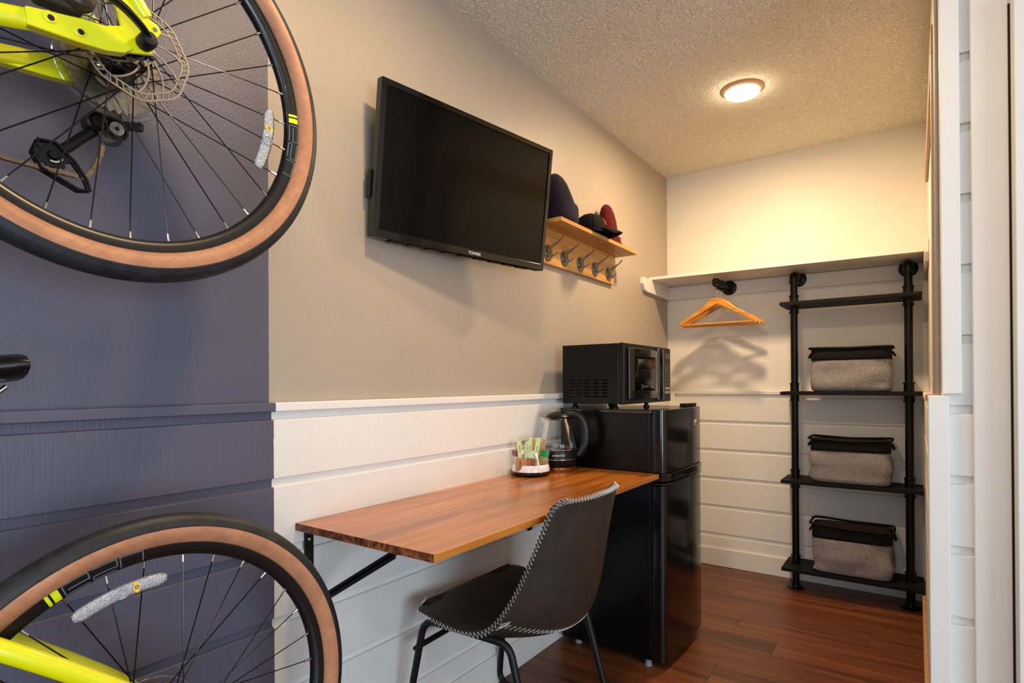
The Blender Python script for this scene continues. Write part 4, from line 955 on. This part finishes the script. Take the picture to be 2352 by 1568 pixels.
    obj('cable_clamp', MB().box((.138, .050, .012), (.160, .068, .034)), M_MATB, cal, bevel=.002)
    obj('brake_hose', MB().tube(spline([(.150, .058, .030), (.165, .060, .055), (.20, .052, .085), (.28, .035, .065), (.38, .03, -.03)] if full else [(.03, .060, .055), (.040, .066, .085), (.065, .068, .102), (.10, .064, .100), (.15, .055, .075), (.25, .045, -.01)], 8), .0025, 8), M_BLACK, cal, smooth=60)
    # rear derailleur
    dr_ = obj('derailleur', MB().tube(spline([(.022, -.072, -.098), (.045, -.074, -.118), (.070, -.074, -.142), (.088, -.072, -.152)], 4), .0085, 10, flat=.8), M_BLACK, t, smooth=50)
    ring_ = lambda x, z, r, l0, l1, mt_, nm: obj(nm, MB().lathe([(0, l1), (r*.55, l1), (r*.62, l1-.002), (r*.8, l1+.001), (r, l1-.002), (r, l0), (0, l0)], 28, (x, 0, z), 'y'), mt_, dr_, smooth=40)
    ring_(.024, -.089, .017, -.085, -.058, M_PIPE, 'knuckle'); ring_(-.003, -.094, .0195, -.085, -.060, M_BLACK, 'knuckle')
    obj('washer', MB().lathe([(.0035, -.0570), (.0115, -.0570), (.012, -.059), (.0035, -.059)], 20, (-.003, 0, -.094), 'y', closed=True), M_STEEL, dr_, smooth=40)
    obj('guide_pulley', MB().lathe([(.004, -.060), (.013, -.058), (.019, -.060), (.019, -.064), (.004, -.066)], 26, (.006, 0, -.106), 'y', closed=True), M_MATB, dr_, smooth=30)
    obj('hanger_arm', MB().prism([(-.016, .0), (.008, -.006), (.012, -.040), (.004, -.086), (-.012, -.090), (-.020, -.050)], -.075, -.066), M_MATB, dr_, bevel=.001)
    obj('cable_arm', MB().prism([(-.010, -.076), (-.045, -.066), (-.052, -.070), (-.050, -.082), (-.034, -.084), (-.008, -.090)], -.078, -.068), M_MATB, dr_, bevel=.001)
    cg = MB(); co = [(.108, -.140), (.116, -.160), (.108, -.184), (.060, -.210), (.044, -.208), (.048, -.190), (.062, -.165), (.085, -.140)]
    cg.tube([(a, -.062, b_) for a, b_ in co], .0028, 6, closed=True).tube([(a, -.074, b_) for a, b_ in co], .0028, 6, closed=True)
    obj('cage', cg, M_BLACK, dr_, smooth=40)
    gp = []; n_ = 11
    for k in range(n_):
        a = 2*PI*k/n_; d = 2*PI/n_
        for (qq, rr2) in ((-.3, .0195), (-.15, .0230), (.15, .0230), (.3, .0195)): gp.append((.090+rr2*math.cos(a+qq*d), -.160+rr2*math.sin(a+qq*d)))
    obj('jockey_wheel', MB().prism(gp, -.0705, -.0655), M_MATB, dr_)
    obj('jockey_cap', MB().lathe([(0, -.061), (.006, -.061), (.008, -.065)], 16, (.090, 0, -.160), 'y'), M_BLACK, dr_, smooth=40)
    arcp = MB().tube([(.090+.012*math.cos(a), -.0605, -.160+.012*math.sin(a)) for a in [3.6+1.6*k/8 for k in range(9)]], .0014, 6); obj('jockey_stripe', arcp, M_PALE, dr_)
    # crank set
    CR = BB
    cr = obj('chainring', MB().lathe([(.060, -.048), (.082, -.048), (.084, -.050), (.082, -.052), (.060, -.052)], 60, tuple(CR), 'y', closed=True), M_MATB, t, smooth=30)
    for k in range(5):
        a = 2*PI*k/5; obj('spider_arm', MB().tube([CR+Vector((0, -.050, 0)), CR+Vector((.062*math.cos(a), -.050, .062*math.sin(a)))], .006, 8), M_MATB, cr)
    for sd, dd in ((1, 1), (-1, -1)):
        ca_ = obj('crank_arm', MB().tube([CR+Vector((0, sd*.062, 0)), CR+Vector((dd*.165, sd*.070, -.045*dd))], [.015, .011], 12, flat=.6), M_BLACK, t, smooth=50)
        pe = CR+Vector((dd*.165, sd*.075, -.045*dd)); obj('pedal', MB().box((pe.x-.045, min(pe.y, pe.y+sd*.095), pe.z-.010), (pe.x+.045, max(pe.y, pe.y+sd*.095), pe.z+.010)), M_BLACK, ca_, bevel=.003)
    # chain
    cpth = [Vector((.062, -.0675, -.186)), Vector((.100, -.0675, -.184)), Vector((.164, -.066, -.178)), Vector((.28, -.060, -.168)), Vector((.425, -.050, -.157))]
    cpth2 = [Vector((.018, -.0675, -.118)), Vector((.022, -.0675, -.140)), Vector((.036, -.0675, -.170)), Vector((.052, -.0675, -.190))]
    cpth3 = [Vector((.0, -.060, .042)), Vector((.2, -.056, .031)), Vector((.425, -.050, .014))]
    chn = obj('chain', MB().tube(spline(cpth, 4), .0012, 5), M_CHAIN, t)
    lk0 = None
    o8 = []
    for k in range(12):
        a = 2*PI*k/12; o8.append((.0064*math.copysign(1, math.cos(a))+.0042*math.cos(a), .0044*math.sin(a)) if abs(math.cos(a)) > .3 else (.0064*math.cos(a)*1.2, .0030*math.copysign(1, math.sin(a))))
    for pth in (cpth, cpth2, cpth3):
        pts = spline(pth, 10); L = [0]
        for k in range(len(pts)-1): L.append(L[-1]+(pts[k+1]-pts[k]).length)
        n_ = int(L[-1]/.0127)
        for i in range(n_):
            d = (i+.5)*.0127; k = max(j for j in range(len(L)-1) if L[j] <= d); dirv = (pts[k+1]-pts[k]).normalized(); p = pts[k]+dirv*(d-L[k])
            w2 = .0034 if i % 2 else .0022
            if lk0 is None or i < 2 and pth is cpth:
                m = MB().prism(o8, w2, w2+.0010).prism(o8, -w2-.001, -w2)
                if i % 2: m.cyl((-.0064, -.004, 0), (-.0064, .004, 0), .0022, 8).cyl((.0064, -.004, 0), (.0064, .004, 0), .0022, 8)
                o = obj('chain_link', m, M_CHAIN, chn)
                if i % 2: lk1 = o
                else: lk0 = o
            else:
                o = (lk1 if i % 2 else lk0).copy(); COL.objects.link(o); o.parent = chn
            o.matrix_local = frame(p, dirv, (0, 1, 0))
    # saddle and seat post
    sp = obj('seat_post', MB().tube([st_top, BB+sa*.665], .0136, 16), M_BLACK, t, smooth=50)
    sc0 = Vector((.121, 0, .602)); P = []
    for i in range(17):
        u = i/16; x = .275*u; hwid = .070*(math.sin(PI*min(1, .5+.0*u))*(1-u)**.75+.20*u**.3*(1-u)**.0) if u < 1 else .012
        hwid = .072*(1-u)**1.15+.0185
        if u < .08: hwid *= math.sqrt(max(.05, 1-((.08-u)/.08)**2))
        if u > .93: hwid *= math.sqrt(max(.06, 1-((u-.93)/.07)**2))
        row_ = []
        for k in range(18):
            a = 2*PI*k/18; cz_ = math.sin(a); cc = math.cos(a)
            zz = .016*cz_ if cz_ > 0 else .022*cz_*(abs(cc)**.0)
            row_.append(sc0+Vector((x, hwid*math.copysign(abs(cc)**.7, cc), .012+zz*(.35 if (u < .01) else 1)+.010*(1-u)**2)))
        P.append(row_)
    sm = MB().grid(P, True); sm.f.append(tuple(range(18))); sm.mi.append(0); sm.f.append(tuple(range(16*18, 17*18))[::-1]); sm.mi.append(0)
    sad = obj('saddle', sm, M_BLACK, t, smooth=70)
    for sd in (1, -1): obj('saddle_rail', MB().tube(spline([sc0+Vector((.03, sd*.024, -.008)), sc0+Vector((.07, sd*.022, -.030)), sc0+Vector((.17, sd*.022, -.030)), sc0+Vector((.25, sd*.010, -.004))], 5), .0035, 8), M_STEEL, sad, smooth=60)
    obj('clamp', MB().box((.215, -.028, .548), (.265, .028, .566)), M_BLACK, sad, bevel=.003)
    # fork, front wheel, bars (beyond the left edge of the picture)
    fw = wheel(1.045, 0, False)
    fk = MB()
    for sd in (1, -1): fk.tube(spline([(1.045, sd*.056, 0), (1.030, sd*.058, .15), (1.010, sd*.052, .33), (1.004, sd*.020, .385)], 6), .013, 12, flat=.8)
    fk.tube([(1.006, 0, .375), (1.004, 0, .39)], .026, 16)
    obj('fork', fk, M_YEL, t, smooth=50)
    hb = obj('stem', MB().tube([ht_t+Vector((0, 0, .0)), ht_t+Vector((-.008, 0, .04)), ht_t+Vector((.075, 0, .055))], .015, 12), M_BLACK, t, smooth=50)
    bc = ht_t+Vector((.078, 0, .056))
    for sd in (1, -1):
        obj('handlebar', MB().tube(spline([bc, bc+Vector((0, sd*.10, 0)), bc+Vector((.0, sd*.195, 0)), bc+Vector((.060, sd*.21, -.005)), bc+Vector((.085, sd*.212, -.055)), bc+Vector((.05, sd*.222, -.115)), bc+Vector((-.03, sd*.225, -.125))], 6), .0145, 12), M_BLACK, t, smooth=60)
        obj('brake_hood', MB().tube(spline([bc+Vector((.065, sd*.21, .0)), bc+Vector((.105, sd*.21, .015)), bc+Vector((.125, sd*.21, .05))], 4), [.016]*9, 12), M_BLACK, hb, smooth=60)
    # wall rack that carries the bicycle
    M = t.matrix_world
    rk = thing('bicycle_rack', 'black wall rack arms carrying the %s bicycle by its top tube' % ('upper' if full else 'lower'), 'rack'); rk['group'] = 'bicycle wall racks'
    p = M @ (BB+sa*.40+Vector((.20, 0, .035)))
    p2 = M @ (BB+sa*.40+Vector((.45, 0, .045)))
    x0 = 0.0 if p.z > 1.08 else .03
    obj('wall_plate', MB().box((x0, min(p.y, p2.y)-.03, p.z-.06), (x0+.006, max(p.y, p2.y)+.03, p.z+.02)), M_MATB, rk, bevel=.001)
    for pp in (p, p2):
        zz = pp.z-.0335 if pp is p else pp.z-.036
        obj('arm', MB().tube(fillet([(x0+.006, pp.y, zz), (pp.x+.03, pp.y, zz), (pp.x+.035, pp.y, zz+.03)], .01, 4), .008, 10), M_MATB, rk, smooth=50)
    return t
def O_(v, n_): return tuple(Vector(v)-nrm*n_)
bike('bicycle', 'upper yellow bicycle with tan-walled tyre and brake rotor hung on the blue wall', (.246, .401, 1.655), math.radians(4), 1.0, (-12.5, .2385, .2600, math.radians(14.6)), (4.4, 1), (-6.5,), True)
bike('bicycle', 'lower yellow bicycle whose tan-walled tyre reaches in front of the table', (.284, .432, .534), math.radians(4), 2.5, (102, .2525, .2740, math.radians(14.6)), (118.6, 1), (97.3,), False)
